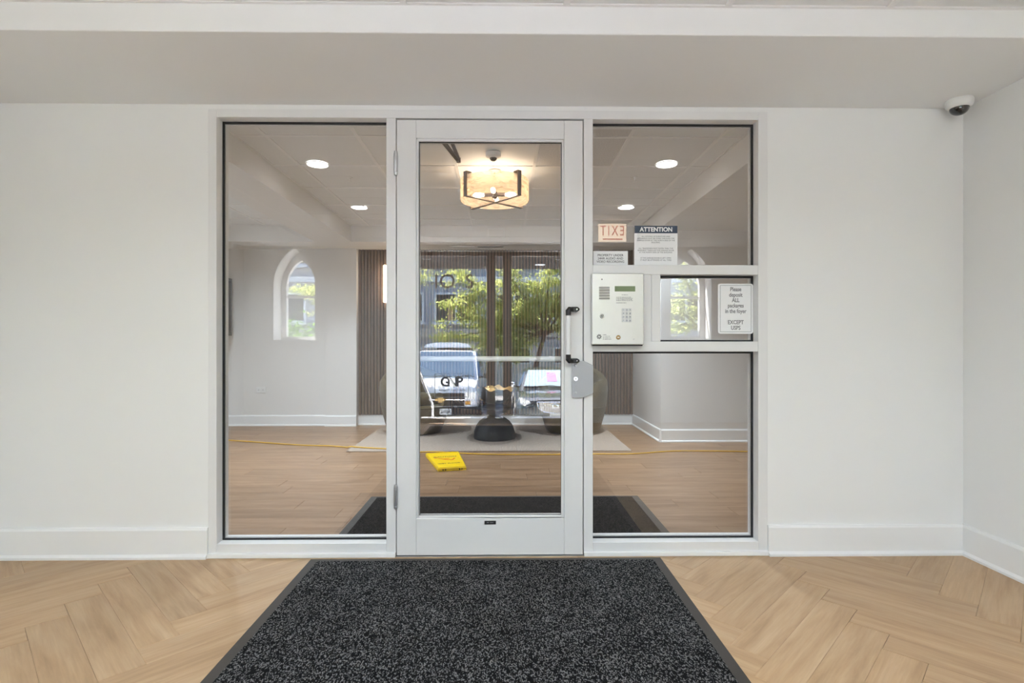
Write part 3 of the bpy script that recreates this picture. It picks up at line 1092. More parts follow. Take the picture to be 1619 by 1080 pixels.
# attention sign
SY = GY - 0.0145
at = thing('attention_sign', 'white attention sign with navy header standing on the door frame rail', 'sign', (0.7585, SY, 1.4305))
MB().box(0.650, 0.867, SY, SY + 0.003, 1.4305, 1.5965).build('sheet', 'sign_white', at)
MB().box(0.652, 0.867, SY - 0.0004, SY + 0.003, 1.5965, 1.634).build('header', 'sign_navy', at)
MB().box(0.650, 0.867, SY - 0.001, SY + 0.003, 1.4300, 1.4330).build('bottom_edge', 'ink_grey', at)
lettering('header_text', 'ATTENTION', 0.0305, (0.760, SY - 0.0008, 1.6145), FACE, 'ink_white', at, depth=0.0003, bold=0.0010, sx=0.96)
body = [('ALL MOVING OF FURNITURE AND', 1.580), ('APPLIANCES MUST BE DONE THROUGH THE', 1.570), ('GARAGE DOOR AT THE NORTH SIDE OF THE', 1.560), ('BUILDING.', 1.550),
        ('ALL TRADESMEN MUST ENTER THRU THE', 1.520), ('BASEMENT THROUGH THE GARAGE DOOR', 1.510), ('AT THE NORTH SIDE OF THE BUILDING.', 1.500),
        ('IF THE GARAGE DOOR IS LEFT OPEN', 1.472), ('IT MUST BE ATTENDED AT ALL TIMES', 1.461)]
for t, z in body:
    lettering('body_text', t, 0.0098, (0.7585, SY - 0.0004, z), FACE, 'ink_grey', at, depth=0.0002, sx=0.95)
# recording sign
ps = thing('recording_sign', 'small white audio and video recording notice beside the attention sign', 'sign', (0.530, SY, 1.4305))
MB().box(0.4435, 0.618, SY, SY + 0.003, 1.4305, 1.507).build('sheet', 'sign_white', ps, bevel=0.001)
for t, z in (('PROPERTY UNDER', 1.485), ('24HR AUDIO AND', 1.469), ('VIDEO RECORDING', 1.453)):
    lettering('notice_text', t, 0.0165, (0.530, SY - 0.0004, z), FACE, 'ink', ps, depth=0.0002, sx=0.94, bold=0.0001)


def rounded(x0, x1, z0, z1, r, n=5):
    out = []
    for cx, cz, a0 in ((x1 - r, z1 - r, 0), (x0 + r, z1 - r, PI / 2), (x0 + r, z0 + r, PI), (x1 - r, z0 + r, 3 * PI / 2)):
        for k in range(n + 1):
            t = a0 + PI / 2 * k / n
            out.append((cx + r * math.cos(t), cz + r * math.sin(t)))
    return out


pk = thing('package_sign', 'white rounded package deposit notice with a thin grey border', 'sign', (1.160, SY, 1.092))
MB().prism(rounded(1.072, 1.250, 1.092, 1.344, 0.012), SY, SY + 0.003).build('sheet', 'sign_white', pk)
bo = MB()
rect_ring(bo, 1.083, 1.240, 1.101, 1.336, 0.0016, 0.0016, 0.0016, 0.0016, SY - 0.0006, SY)
bo.build('border_line', 'ink_grey', pk)
for t, z in (('Please', 1.315), ('deposit', 1.287), ('ALL', 1.260), ('packages', 1.233), ('in the foyer', 1.205), ('EXCEPT', 1.149), ('USPS', 1.121)):
    lettering('notice_text', t, 0.0285, (1.1615, SY - 0.0005, z), FACE, 'ink_grey', pk, depth=0.0003, sx=0.80, bold=0.0005)

# ================================================================== CEILING THINGS


def dome_camera(label, x, y, z, r, name='dome_camera', k=0.70, dome='dark_dome'):
    t = thing(name, label, 'camera', (x, y, z))
    MB().lathe([(r * 0.97, z), (r, z - 0.006), (r, z - r * 0.25), (r * 0.96, z - r * 0.52), (r * (k + 0.10), z - r * 0.68), (r * (k + 0.02), z - r * 0.70)], (x, y, 0), 36).build('housing', 'white_plastic', t)
    dm = MB()
    rr = r * k
    dm.lathe([(rr * math.cos(a), z - r * 0.69 - rr * 0.85 * math.sin(a)) for a in [PI / 2 * k / 8 for k in range(9)]], (x, y, 0), 32)
    dd = dm.build('dome', dome, t)
    MB().lathe([(0.0, 0), (r * 0.16, 0.001), (r * 0.20, 0.004), (r * 0.20, 0.010)], (x - r * 0.1, y - rr * 0.80, z - r * 0.95), 16, 'y').build('lens', 'black_plastic', dd)
    return t


dome_camera('white dome security camera in the foyer corner', 2.176, 2.575, 2.208, 0.056)
dome_camera('small white dome camera on the lobby ceiling before the drum lamp', -0.083, 3.96, LZ, 0.056, k=0.48)


def recessed(label, x, y, z, r, mat, group, watt=0.0, col=(1, 1, 1), spread=120):
    t = thing('recessed_light', label, 'light', (x, y, z), group=group)
    MB().lathe([(r, z + 0.004), (r + 0.006, z - 0.001), (r + 0.004, z - 0.005), (r - 0.002, z - 0.004), (r - 0.003, z + 0.004)], (x, y, 0), 36, close=True).build('trim_ring', 'white_plastic', t)
    MB().lathe([(0.0, z - 0.004), (r - 0.004, z - 0.003), (r - 0.003, z + 0.004)], (x, y, 0), 36).build('lens', mat, t)
    if watt:
        ld = bpy.data.lights.new('lamp_light', 'AREA')
        ld.shape = 'DISK'
        ld.size = 2 * r - 0.02
        ld.energy = watt
        ld.color = col
        ld.spread = math.radians(spread)
        lo = bpy.data.objects.new('lamp_light', ld)
        COL.objects.link(lo)
        lo.parent = t
        lo.location = (0, 0, -0.006)
    return t


for (x, y, w) in ((-1.45, 4.233, 'nearer the glass, on the beam side'), (1.254, 4.197, 'nearer the glass, on the exit sign side'),
                  (-1.483, 5.566, 'nearer the slatted wall, on the beam side'), (1.238, 5.53, 'nearer the slatted wall, on the exit sign side')):
    recessed('round white recessed lobby light ' + w, x, y, LZ, 0.080, 'led_lobby', 'recessed lights of the lobby', LOBBY_WATT, (0.75, 0.89, 1.0), 112)
for (x, y, w) in ((-2.9, 4.0, 'nearer the glass'), (-2.9, 5.3, 'nearer the back wall')):
    recessed('unseen recessed light added to brighten the lobby side bay ' + w, x, y, LZ, 0.080, 'led_lobby', 'recessed lights of the lobby', LOBBY_WATT * 0.8, (0.75, 0.89, 1.0), 150)  # added out of view to brighten the back wall beyond the beam
for (x, y, w) in ((-0.92, 0.62, 'mat on the hinge side'), (0.66, 0.62, 'mat on the latch side'), (-1.17, -0.75, 'mat end near the street doors, hinge side'), (0.83, -0.75, 'mat end near the street doors, latch side')):
    recessed('unseen recessed light added to brighten the foyer over the ' + w, x, y, FZ, 0.080, 'led_foyer_fill', 'recessed lights of the foyer', FOYER_FILL_WATT, (0.80, 0.915, 1.0), 155)  # invented foyer lights, set where frame and mullions hide their reflections

for (x, y, w) in ((-1.296, 4.569, 'beam'), (1.081, 4.519, 'exit sign')):
    t = thing('sprinkler_head', 'tiny white ceiling sprinkler on the %s side of the lobby' % w, 'sprinkler', (x, y, LZ))
    MB().lathe([(0.026, LZ), (0.024, LZ - 0.004), (0.010, LZ - 0.006), (0.007, LZ - 0.022), (0.0, LZ - 0.022)], (x, y, 0), 18).build('escutcheon', 'white_plastic', t)
    MB().lathe([(0.0, LZ - 0.034), (0.015, LZ - 0.034), (0.015, LZ - 0.031), (0.003, LZ - 0.029), (0.003, LZ - 0.02)], (x, y, 0), 16).build('deflector', 'white_plastic', t)

# access panel and slot grilles
ap = thing('access_panel', 'small white access panel on the lobby bulkhead', 'panel', (-0.101, 6.43, 2.292))
MB().box(-0.202, 0.0, 6.424, 6.43, 2.292, 2.404).build('panel_frame', 'white_plastic', ap, bevel=0.002)
MB().box(-0.188, -0.014, 6.421, 6.426, 2.306, 2.390).build('panel_door', 'lobby_paint', ap, bevel=0.002)
g1 = thing('slot_diffuser', 'dark slot air grille in the soffit above the slats', 'grille', (-0.17, 6.72, SZ))
rect_ring(MB(), -0.34, -0.01, 0, 0, 0, 0, 0, 0, 0, 0)
MB().box(-0.34, -0.01, 6.69, 6.75, SZ - 0.006, SZ).build('grille_frame', 'satin_metal', g1)
for k in range(3):
    MB().box(-0.33, -0.02, 6.696 + 0.018 * k, 6.708 + 0.018 * k, SZ - 0.008, SZ - 0.005).build('slot', 'black_plastic', g1)
g2 = thing('slot_diffuser', 'white slot air grille in the soffit beside the dark one', 'grille', (-0.52, 6.72, SZ))
MB().box(-0.68, -0.37, 6.69, 6.75, SZ - 0.006, SZ).build('grille_frame', 'white_plastic', g2)
MB().box(-0.67, -0.38, 6.712, 6.728, SZ - 0.008, SZ - 0.005).build('slot', 'white_plastic', g2)

# ---- drum ceiling lamp
CX, CY = -0.081, 4.37
ZB, ZT, DR = 2.182, 2.345, 0.275
ch = thing('drum_ceiling_lamp', 'round seeded glass drum ceiling lamp with crossed bronze bars and lit bulbs', 'lamp', (CX, CY, ZB))
MB().lathe([(DR, ZB + 0.004), (DR, ZT), (DR - 0.005, ZT), (DR - 0.005, ZB + 0.004)], (CX, CY, 0), 56, close=True).build('drum_shade', 'seeded_glass', ch)
MB().lathe([(0.05, LZ), (0.05, LZ - 0.010), (0.03, LZ - 0.016), (0.0, LZ - 0.016)], (CX, CY, 0), 28).build('canopy', 'white_plastic', ch)
MB().tube([(CX, CY, LZ - 0.01), (CX, CY, ZB - 0.004)], 0.006, 10).build('stem', 'bronze_metal', ch)
A0 = math.radians(41)
for k in range(2):
    a = A0 + k * PI / 2
    d = Vector((math.cos(a), math.sin(a), 0))
    n = Vector((-d.y, d.x, 0))
    R = DR + 0.022
    c = Vector((CX, CY, 0))
    q = [c + d * R + n * 0.012, c - d * R + n * 0.012, c - d * R - n * 0.012, c + d * R - n * 0.012]
    MB().prism([(p.x, p.y) for p in q], ZB - 0.008 - 0.003 * k, ZB - 0.001 - 0.003 * k, 'z').build('cross_bar', 'bronze_metal', ch)
for k in range(4):
    a = A0 + k * PI / 2
    d = Vector((math.cos(a), math.sin(a), 0))
    n = Vector((-d.y, d.x, 0))
    c = Vector((CX, CY, 0))
    b = MB()
    for r0, r1, z0, z1 in ((DR + 0.014, DR + 0.022, ZB - 0.008, ZT + 0.02), (DR - 0.03, DR + 0.022, ZT + 0.012, ZT + 0.02), (DR - 0.03, DR - 0.022, ZT - 0.03, ZT + 0.02)):
        q = [c + d * r0 + n * 0.018, c + d * r1 + n * 0.018, c + d * r1 - n * 0.018, c + d * r0 - n * 0.018]
        b.prism([(p.x, p.y) for p in q], z0, z1, 'z')
    b.build('bracket', 'bronze_metal', ch)
    e = a + PI / 4
    d = Vector((math.cos(e), math.sin(e), 0))
    zz = ZB + 0.055
    sk = MB().tube([(CX + d.x * 0.018, CY + d.y * 0.018, zz), (CX + d.x * 0.085, CY + d.y * 0.085, zz)], 0.015, 12).build('socket', 'bronze_metal', ch)
    MB().tube([(CX + d.x * t_, CY + d.y * t_, zz) for t_ in (0.085, 0.10, 0.125, 0.15, 0.165, 0.172)], [0.009, 0.013, 0.018, 0.017, 0.011, 0.003], 14).build('bulb', 'bulb_glow', sk)
MB().lathe([(0.0, ZB + 0.03), (0.022, ZB + 0.034), (0.026, ZB + 0.055), (0.022, ZB + 0.078), (0.0, ZB + 0.082)], (CX, CY, 0), 20).build('hub', 'bronze_metal', ch)

# ---- wall sconce on the slats
wsx = -1.514
ws = thing('wall_sconce', 'tall glowing bar sconce on the wooden slats', 'lamp', (wsx, SLY, 1.55))
MB().box(wsx - 0.028, wsx + 0.028, SLY - 0.02, SLY, 1.60, 2.00).build('back_plate', 'bronze_metal', ws, bevel=0.002)
MB().tube([(wsx, SLY - 0.05, 1.566), (wsx, SLY - 0.05, 2.032)], 0.021, 18).build('glow_tube', 'sconce_glow', ws)
for z in (1.62, 1.97):
    MB().box(wsx - 0.008, wsx + 0.008, SLY - 0.05, SLY - 0.015, z - 0.008, z + 0.008).build('stand_off', 'bronze_metal', ws)

# ---- socket and picture
ot = thing('wall_socket', 'white wall socket plate laid sideways on the lobby wall', 'socket', (-3.08, 6.925, 0.42))
MB().box(-3.14, -3.02, 6.918, 6.925, 0.418, 0.492).build('cover_plate', 'white_plastic', ot, bevel=0.003)
for dx in (-0.026, 0.026):
    rc = MB().prism(rounded(-3.08 + dx - 0.017, -3.08 + dx + 0.017, 0.438, 0.472, 0.007), 6.915, 6.919).build('receptacle', 'white_plastic', ot)
    MB().box(-3.08 + dx - 0.008, -3.08 + dx - 0.005, 6.9145, 6.916, 0.448, 0.463).box(-3.08 + dx + 0.005, -3.08 + dx + 0.008, 6.9145, 6.916, 0.450, 0.461).build('slot', 'ink_grey', rc)
pf = thing('framed_picture', 'black framed picture on the lobby side wall', 'picture', (-3.5, 6.6, 1.13))
fr = MB()
for a, b, c_, d_ in ((6.36, 6.84, 1.82, 1.85), (6.36, 6.84, 1.14, 1.17), (6.36, 6.39, 1.17, 1.82), (6.81, 6.84, 1.17, 1.82)):
    fr.box(-3.5, -3.405, a, b, c_, d_)
fr.build('frame', 'black_plastic', pf)
MB().box(-3.5, -3.46, 6.39, 6.81, 1.17, 1.82).build('artwork', 'picture_art', pf)

# ================================================================== LOBBY FURNITURE
# rug
rug = MB().box(-1.52, 1.226, 5.235, 6.80, 0.0, 0.012).build('area_rug', 'rug_wool', bevel=0.004)
tag(rug, 'pale beige ribbed rug under the armchairs and dark table', 'rug')


def door_mat(name, x0, x1, y0, y1, bw, pile, label):
    t = thing(name, label, 'mat', ((x0 + x1) / 2, (y0 + y1) / 2, 0))
    b = MB()
    ring_o = [(x0, y0), (x1, y0), (x1, y1), (x0, y1)]
    i0, i1, j0, j1 = x0 + bw, x1 - bw, y0 + bw, y1 - bw
    ring_i = [(i0, j0), (i1, j0), (i1, j1), (i0, j1)]
    vs = [(p[0], p[1], 0.0) for p in ring_o] + [(p[0], p[1], 0.002) for p in ring_o] + [(p[0], p[1], 0.007) for p in ring_i]
    fs = [(3, 2, 1, 0)] + [(k, (k + 1) % 4, 4 + (k + 1) % 4, 4 + k) for k in range(4)] + [(4 + k, 4 + (k + 1) % 4, 8 + (k + 1) % 4, 8 + k) for k in range(4)] + [(8, 9, 10, 11)]
    b.add(vs, fs)
    b.build('rubber_border', 'mat_rubber', t)
    MB().box(i0, i1, j0, j1, 0.0072, 0.011).build('carpet_pile', pile, t, bevel=0.003)
    return t


door_mat('entrance_mat', -0.935, 0.757, -1.5, 2.638, 0.045, 'mat_pile', 'large charcoal speckled entrance mat on the herringbone floor')
door_mat('entrance_mat', -0.906, 0.908, 2.83, 3.71, 0.050, 'mat_pile_lobby', 'dark brown entrance mat on the lobby floor behind the door')

# ---- armchairs


def armchair(x, y, rz, label):
    t = thing('armchair', label, 'armchair', (x, y, 0.012), rz, group='olive armchairs on the rug')
    # body drum under the seat
    MB().lathe([(0.0, 0.0), (0.26, 0.0), (0.30, 0.012), (0.325, 0.06), (0.365, 0.20), (0.385, 0.30), (0.36, 0.335), (0.0, 0.335)], (0, 0, 0), 40).build('seat_base', 'olive_velvet', t, local=True)
    # wrap-around back: the front of the chair looks along -y
    n = 36
    vs, fs = [], []
    m = 0
    for i in range(n + 1):
        a = math.radians(-138 + 276 * i / n)        # 0 = straight back (+y)
        ca, sa = math.cos(a), math.sin(a)
        back = 0.5 + 0.5 * math.cos(min(abs(a) * 1.5, PI))
        top = 0.60 + 0.17 * back ** 1.2
        if abs(a) > math.radians(118):
            top -= 0.12 * (abs(math.degrees(a)) - 118) / 20
        ro = 0.405 + 0.01 * back
        ri = 0.285 - 0.02 * back
        prof = [(0.372, 0.24), (0.392, 0.33), (ro, top - 0.14), (ro - 0.005, top - 0.05), (ro - 0.03, top - 0.012), ((ro + ri) / 2, top),
                (ri + 0.028, top - 0.014), (ri + 0.004, top - 0.055), (ri - 0.01, top - 0.14), (ri, 0.33), (ri, 0.26)]
        m = len(prof)
        for r, z in prof:
            vs.append((sa * r, ca * r, z))
    for i in range(n):
        for k in range(m):
            fs.append((i * m + k, i * m + (k + 1) % m, (i + 1) * m + (k + 1) % m, (i + 1) * m + k))
    fs.append(tuple(range(m)))
    fs.append(tuple(n * m + k for k in range(m - 1, -1, -1)))
    MB().add(vs, fs, True).build('backrest', 'olive_velvet', t, local=True)
    MB().lathe([(0.0, 0.33), (0.26, 0.33), (0.283, 0.345), (0.29, 0.39), (0.275, 0.43), (0.22, 0.447), (0.0, 0.452)], (0, -0.03, 0), 36).build('seat_cushion', 'olive_velvet', t, local=True)
    MB().lathe([(0.388, 0.305), (0.394, 0.311), (0.388, 0.317)], (0, 0, 0), 40).build('seam', 'olive_velvet', t, local=True)
    return t


armchair(-1.045, 6.36, math.radians(20), 'olive velvet barrel armchair on the sconce side of the dark table')
armchair(0.795, 6.36, math.radians(-20), 'olive velvet barrel armchair on the exit sign side of the dark table')

# ---- coffee table and bowl
TX, TY = -0.112, 5.93
tb = thing('coffee_table', 'round dark coffee table with smoked top on an hourglass pedestal', 'table', (TX, TY, 0.012))
prof = [(0.0, 0.012), (0.222, 0.012), (0.226, 0.03), (0.220, 0.09), (0.200, 0.15), (0.165, 0.20), (0.115, 0.235), (0.065, 0.252), (0.055, 0.262), (0.075, 0.275), (0.14, 0.300), (0.185, 0.345), (0.195, 0.372), (0.0, 0.372)]
MB().lathe(prof, (TX, TY, 0), 48).build('pedestal', 'table_dark', tb)
MB().lathe([(0.0, 0.372), (0.458, 0.372), (0.465, 0.377), (0.465, 0.383), (0.458, 0.388), (0.0, 0.388)], (TX, TY, 0), 64).build('table_top', 'smoked_glass', tb)

bw = thing('decor_bowl', 'wavy bronze bowl with rough gold inside on the dark table', 'bowl', (TX, TY, 0.389))
NB = 48


def bowl_shell(inner):
    prof_b = [(0.05, 0.0), (0.10, 0.012), (0.150, 0.055), (0.182, 0.115), (0.202, 0.165)]
    vs, fs = [], []
    for i, (r, z) in enumerate(prof_b):
        w = (i / 4.0) ** 2
        for k in range(NB):
            a = 2 * PI * k / NB
            wav = w * (0.014 * math.sin(5 * a + 0.6) + 0.010 * math.sin(9 * a + 2.0))
            rr = r * (1 + w * 0.06 * math.sin(3 * a + 1)) - (0.008 if inner else 0)
            zz = z + wav + (0.008 if inner and i < 4 else 0) + w * 0.012 * math.sin(a * 2)
            if inner and i in (1, 2, 3):
                rr += random.uniform(-0.006, 0.004)
                zz += random.uniform(-0.005, 0.005)
            vs.append((TX + rr * math.cos(a), TY + rr * math.sin(a), 0.389 + zz))
    for i in range(4):
        for k in range(NB):
            fs.append((i * NB + k, i * NB + (k + 1) % NB, (i + 1) * NB + (k + 1) % NB, (i + 1) * NB + k))
    fs.append(tuple(range(NB)))
    return vs, fs


MB().add(*bowl_shell(False), True).build('shell', 'bowl_bronze', bw)
MB().add(*bowl_shell(True), True).build('lining', 'bowl_gold', bw)
rim_o, rim_i = bowl_shell(False)[0][-NB:], bowl_shell(True)[0][-NB:]
MB().add(rim_o + rim_i, [(k, (k + 1) % NB, NB + (k + 1) % NB, NB + k) for k in range(NB)], True).build('rim', 'bowl_gold', bw)

# rough gold filling heaped towards one side of the bowl
random.seed(21)
gv, gf = [], []
NG = 28
for i in range(9):
    a = PI / 2 * i / 8
    for k in range(NG):
        b = 2 * PI * k / NG
        j = 1 + random.uniform(-0.07, 0.07)
        gv.append((TX - 0.045 + 0.115 * math.cos(a) * math.cos(b) * j, TY + 0.03 + 0.095 * math.cos(a) * math.sin(b) * j, 0.425 + 0.155 * math.sin(a) * (1 + random.uniform(-0.06, 0.06))))
for i in range(8):
    for k in range(NG):
        gf.append((i * NG + k, i * NG + (k + 1) % NG, (i + 1) * NG + (k + 1) % NG, (i + 1) * NG + k))
gf.append(tuple(range(NG)))
MB().add(gv, gf, True).build('gold_filling', 'bowl_gold', bw)

# ---- extension cord
cp = [(-3.40, 5.98), (-2.954, 5.868), (-2.496, 5.714), (-2.048, 5.568), (-1.791, 5.535), (-1.62, 5.47), (-1.416, 5.375), (-1.154, 5.305), (-0.95, 5.255),
      (-0.818, 5.205), (-0.655, 5.222), (-0.435, 5.145), (-0.106, 5.082), (0.307, 5.072), (0.531, 5.07), (0.842, 5.089), (1.198, 5.094), (1.599, 5.215), (1.965, 5.218), (2.336, 5.187), (3.0, 5.15), (3.4, 5.1)]
pts = []
for i in range(len(cp) - 1):
    p0, p1, p2, p3 = (Vector(cp[max(0, min(len(cp) - 1, i + k))]) for k in (-1, 0, 1, 2))
    for s in range(4):
        t_ = s / 4
        q = 0.5 * ((2 * p1) + (p2 - p0) * t_ + (2 * p0 - 5 * p1 + 4 * p2 - p3) * t_ ** 2 + (3 * p1 - p0 - 3 * p2 + p3) * t_ ** 3)
        on = -1.55 < q.x < -0.80 and q.y > 5.22
        pts.append((q.x, q.y, 0.0195 if on else 0.0065))
pts.append((3.4, 5.1, 0.0065))
tag(MB().tube(pts, 0.0060, 8).build('extension_cord', 'cord_yellow'), 'yellow extension cord snaking across the lobby floor', 'cord')

# ---- folded wet floor sign
wf = thing('wet_floor_sign', 'folded yellow wet floor sign lying flat on the lobby planks', 'sign', (-0.505, 4.76, 0.0), math.radians(14))


def trap(w0, w1, l, ins=0.0):
    return [(-w0 / 2 + ins, -l / 2 + ins), (w0 / 2 - ins, -l / 2 + ins), (w1 / 2 - ins, l / 2 - ins), (-w1 / 2 + ins, l / 2 - ins)]


for k, (z0, z1, nm) in enumerate(((0.0, 0.012, 'back_panel'), (0.013, 0.026, 'front_panel'))):
    MB().prism(trap(0.235, 0.31, 0.63), z0, z1, 'z').build(nm, 'sign_yellow', wf, local=True, bevel=0.004)
rm = MB()
o_, i_ = trap(0.235, 0.31, 0.63, 0.004), trap(0.235, 0.31, 0.63, 0.022)
rm.add([(p[0], p[1], 0.026) for p in o_] + [(p[0], p[1], 0.026) for p in i_] + [(p[0] * 0.99, p[1] * 0.995, 0.032) for p in o_] + [(p[0] * 1.01, p[1] * 1.005, 0.032) for p in i_],
       [f for k in range(4) for f in ((k, (k + 1) % 4, 8 + (k + 1) % 4, 8 + k), (4 + (k + 1) % 4, 4 + k, 12 + k, 12 + (k + 1) % 4), (8 + k, 8 + (k + 1) % 4, 12 + (k + 1) % 4, 12 + k))])
rm.build('raised_edge', 'sign_yellow', wf, local=True)
for s in (-0.075, -0.055, 0.06, 0.08):
    MB().box(s - 0.004, s + 0.004, -0.3165, -0.3145, 0.006, 0.02).build('hinge_slot', 'black_plastic', wf, local=True)


def flat_text(body, size, x, y, mat, sx=1.0):
    o = lettering('warning_text', body, size, (x, y, 0.0265), (0, 0, 0), mat, None, depth=0.0003, sx=sx, bold=0.0008)
    o.parent = wf
    return o


flat_text('CAUTION', 0.048, 0, 0.13, 'ink', 0.95)
flat_text('WET FLOOR', 0.040, 0, -0.14, 'ink', 0.85)
# slipping figure: bent legs, torso, arms and head as one red mark
fg = MB()
for p in ([(-0.075, 0.075), (-0.062, 0.085), (0.0, 0.02), (-0.012, 0.005)], [(-0.012, 0.005), (0.0, 0.025), (0.05, 0.0), (0.045, -0.02)], [(0.035, -0.02), (0.052, -0.012), (0.085, 0.055), (0.070, 0.06)],
          [(-0.03, 0.03), (-0.02, 0.045), (0.03, 0.075), (0.035, 0.06)], [(-0.105, 0.095), (-0.088, 0.115), (-0.070, 0.100), (-0.086, 0.080)]):
    fg.prism(p, 0.0262, 0.0268, 'z')
fg.build('warning_symbol', 'sign_red', wf, local=True)

# ================================================================== STREET SIDE (seen mirrored in the glazing)
DL, DRX, DTOP = -1.35, 1.05, 2.24          # street entrance opening
WINS = ((-2.745, 5), (2.455, 6))
WW, WZ0, WSP, WAP = 0.54, 1.085, 1.80, 2.285


def arch_pts(cx, w, zs, za, n=10):
    """pointed arch from left spring over the apex to right spring"""
    hw = w / 2
    h = za - zs
    R = (hw * hw + h * h) / (2 * hw)
    out = []
    for k in range(n + 1):
        z = h * k / n
        x = (cx + hw) - R - 0 if False else cx - hw + R - math.sqrt(max(R * R - z * z, 0))
        out.append((x, zs + z))
    right = [(2 * cx - p[0], p[1]) for p in reversed(out[:-1])]
    return out + right


ws_root = struct(thing('wall_street', None, None, (0, EW, 0)), 'white foyer wall with two pointed arch windows, mirrored in the glass', 'wall')
wb = MB()
seg = [-3.5]
for cx, _ in WINS:
    hw = WW / 2
    ap_ = arch_pts(cx, WW, WSP, WAP)
    wb.prism([(cx - hw, WSP)] + ap_[1:-1] + [(cx + hw, WSP), (cx + hw, 2.66), (cx - hw, 2.66)], EO, EW)
    wb.box(cx - hw, cx + hw, EO, EW, -1.2, WZ0)
xs_ = [(-3.5, WINS[0][0] - WW / 2), (WINS[0][0] + WW / 2, DL), (DRX, WINS[1][0] - WW / 2), (WINS[1][0] + WW / 2, 3.5)]
for a, b in xs_:
    wb.box(a, b, EO, EW, -1.2, 2.66)
wb.box(DL, DRX, EO, EW, DTOP, 2.66)
wb.box(DL, DRX, EO, EW, -1.2, -0.16)
wb.build('wall_body', 'wall_paint', ws_root)
for cx, n in WINS:
    t = struct(thing('window_%d' % n, None, None, (cx, EO + 0.06, WZ0)), 'pointed arch window in the white street wall, mirrored on the %s side' % ('hinge' if n == 5 else 'latch'), 'window')
    outer = [(cx - WW / 2, WZ0)] + arch_pts(cx, WW, WSP, WAP) + [(cx + WW / 2, WZ0)]
    iw_ = WW - 0.14
    inner = [(cx - iw_ / 2, WZ0 + 0.05)] + arch_pts(cx, iw_, WSP, WAP - 0.12) + [(cx + iw_ / 2, WZ0 + 0.05)]
    m = len(outer)
    f_ = MB()
    vs = [(p[0], EO + 0.03, p[1]) for p in outer] + [(p[0], EO + 0.03, p[1]) for p in inner] + [(p[0], EO + 0.09, p[1]) for p in outer] + [(p[0], EO + 0.09, p[1]) for p in inner]
    fs = []
    for k in range(m):
        j = (k + 1) % m
        fs += [(k, j, m + j, m + k), (2 * m + j, 2 * m + k, 3 * m + k, 3 * m + j), (m + k, m + j, 3 * m + j, 3 * m + k), (j, k, 2 * m + k, 2 * m + j)]
    f_.add(vs, fs)
    f_.build('window_frame', 'trim_paint', t)
    MB().prism(inner, EO + 0.055, EO + 0.061).build('pane', 'street_glass', t)
    MB().box(cx - iw_ / 2, cx + iw_ / 2, EO + 0.045, EO + 0.075, 1.655, 1.685).build('meeting_rail', 'trim_paint', t)
    MB().box(cx - WW / 2, cx + WW / 2, EO + 0.02, EW + 0.012, WZ0 - 0.02, WZ0 + 0.004).build('window_sill', 'trim_paint', t)

# street doors
d2 = struct(thing('door_2', None, None, (-0.1, EW - 0.1, 0)), 'taupe framed glass street doors, seen only mirrored in the entrance glass', 'door')
DY = EW - 0.12
for a, b in ((DL, DL + 0.07), (-0.235, -0.125), (-0.022, 0.088), (DRX - 0.07, DRX)):
    MB().box(a, b, DY - 0.03, DY + 0.03, 0.0, DTOP).build('stile', 'taupe_metal', d2, bevel=0.003)
for a, b in ((DL + 0.07, -0.235), (0.088, DRX - 0.07)):
    MB().box(a, b, DY - 0.003, DY + 0.003, 0.10, DTOP - 0.05).build('pane', 'street_glass', d2)
    MB().box(a, b, DY - 0.025, DY + 0.025, DTOP - 0.05, DTOP).build('top_rail', 'taupe_metal', d2)
    MB().box(a, b, DY - 0.025, DY + 0.025, 0.0, 0.06).build('bottom_rail', 'taupe_metal', d2)
MB().box(-0.125, -0.022, DY - 0.003, DY + 0.003, 0.06, DTOP - 0.05).build('pane', 'street_glass', d2)
MB().box(-0.125, -0.022, DY - 0.025, DY + 0.025, DTOP - 0.05, DTOP).build('top_rail', 'taupe_metal', d2)
MB().box(-0.125, -0.022, DY - 0.025, DY + 0.025, 0.0, 0.06).build('bottom_rail', 'taupe_metal', d2)
for ch_, x in (('I', -0.90), ('O', -0.755), ('S', -0.465)):
    lettering('glass_letter', ch_, 0.27, (x, DY - 0.006, 1.85), FACE, 'taupe_metal', d2, depth=0.001)

# porch, canopy, steps, railings
struct(box('porch_floor', 'porch_stone', -1.9, 1.7, -2.45, EO, -0.20, -0.01), 'pale stone porch landing outside the street doors', 'porch')
cn = struct(box('porch_canopy', 'soffit_dark', -2.0, 1.8, -3.45, EO, 2.25, 2.5), 'dark canopy over the porch outside the street doors', 'canopy')
recessed('round white recessed light in the porch canopy', 0.54, -2.95, 2.25, 0.080, 'led_porch', 'recessed lights of the foyer')
stp = struct(thing('porch_steps', None, None, (0, -2.45, -1.1)), 'pale stone steps from the porch down to the street', 'steps')
for k in range(5):
    MB().box(-1.9, 1.7, -2.45 - 0.36 * (k + 1), -2.45 - 0.36 * k, -1.1, -0.19 - 0.18 * k).build('step', 'porch_stone', stp)
rl = thing('handrail', 'bright metal handrail beside the porch steps', 'railing', (-1.17, -3.4, -1.1))
MB().tube([(-1.17, -2.10, 0.66), (-1.17, -2.16, 0.64), (-1.17, -3.46, 0.06), (-1.17, -3.50, -0.02), (-1.17, -3.50, -0.72)], 0.02, 12).build('top_rail', 'chrome', rl)
MB().tube([(-1.22, -2.16, 0.56), (-1.22, -3.46, -0.02)], 0.014, 10).build('second_rail', 'chrome', rl)
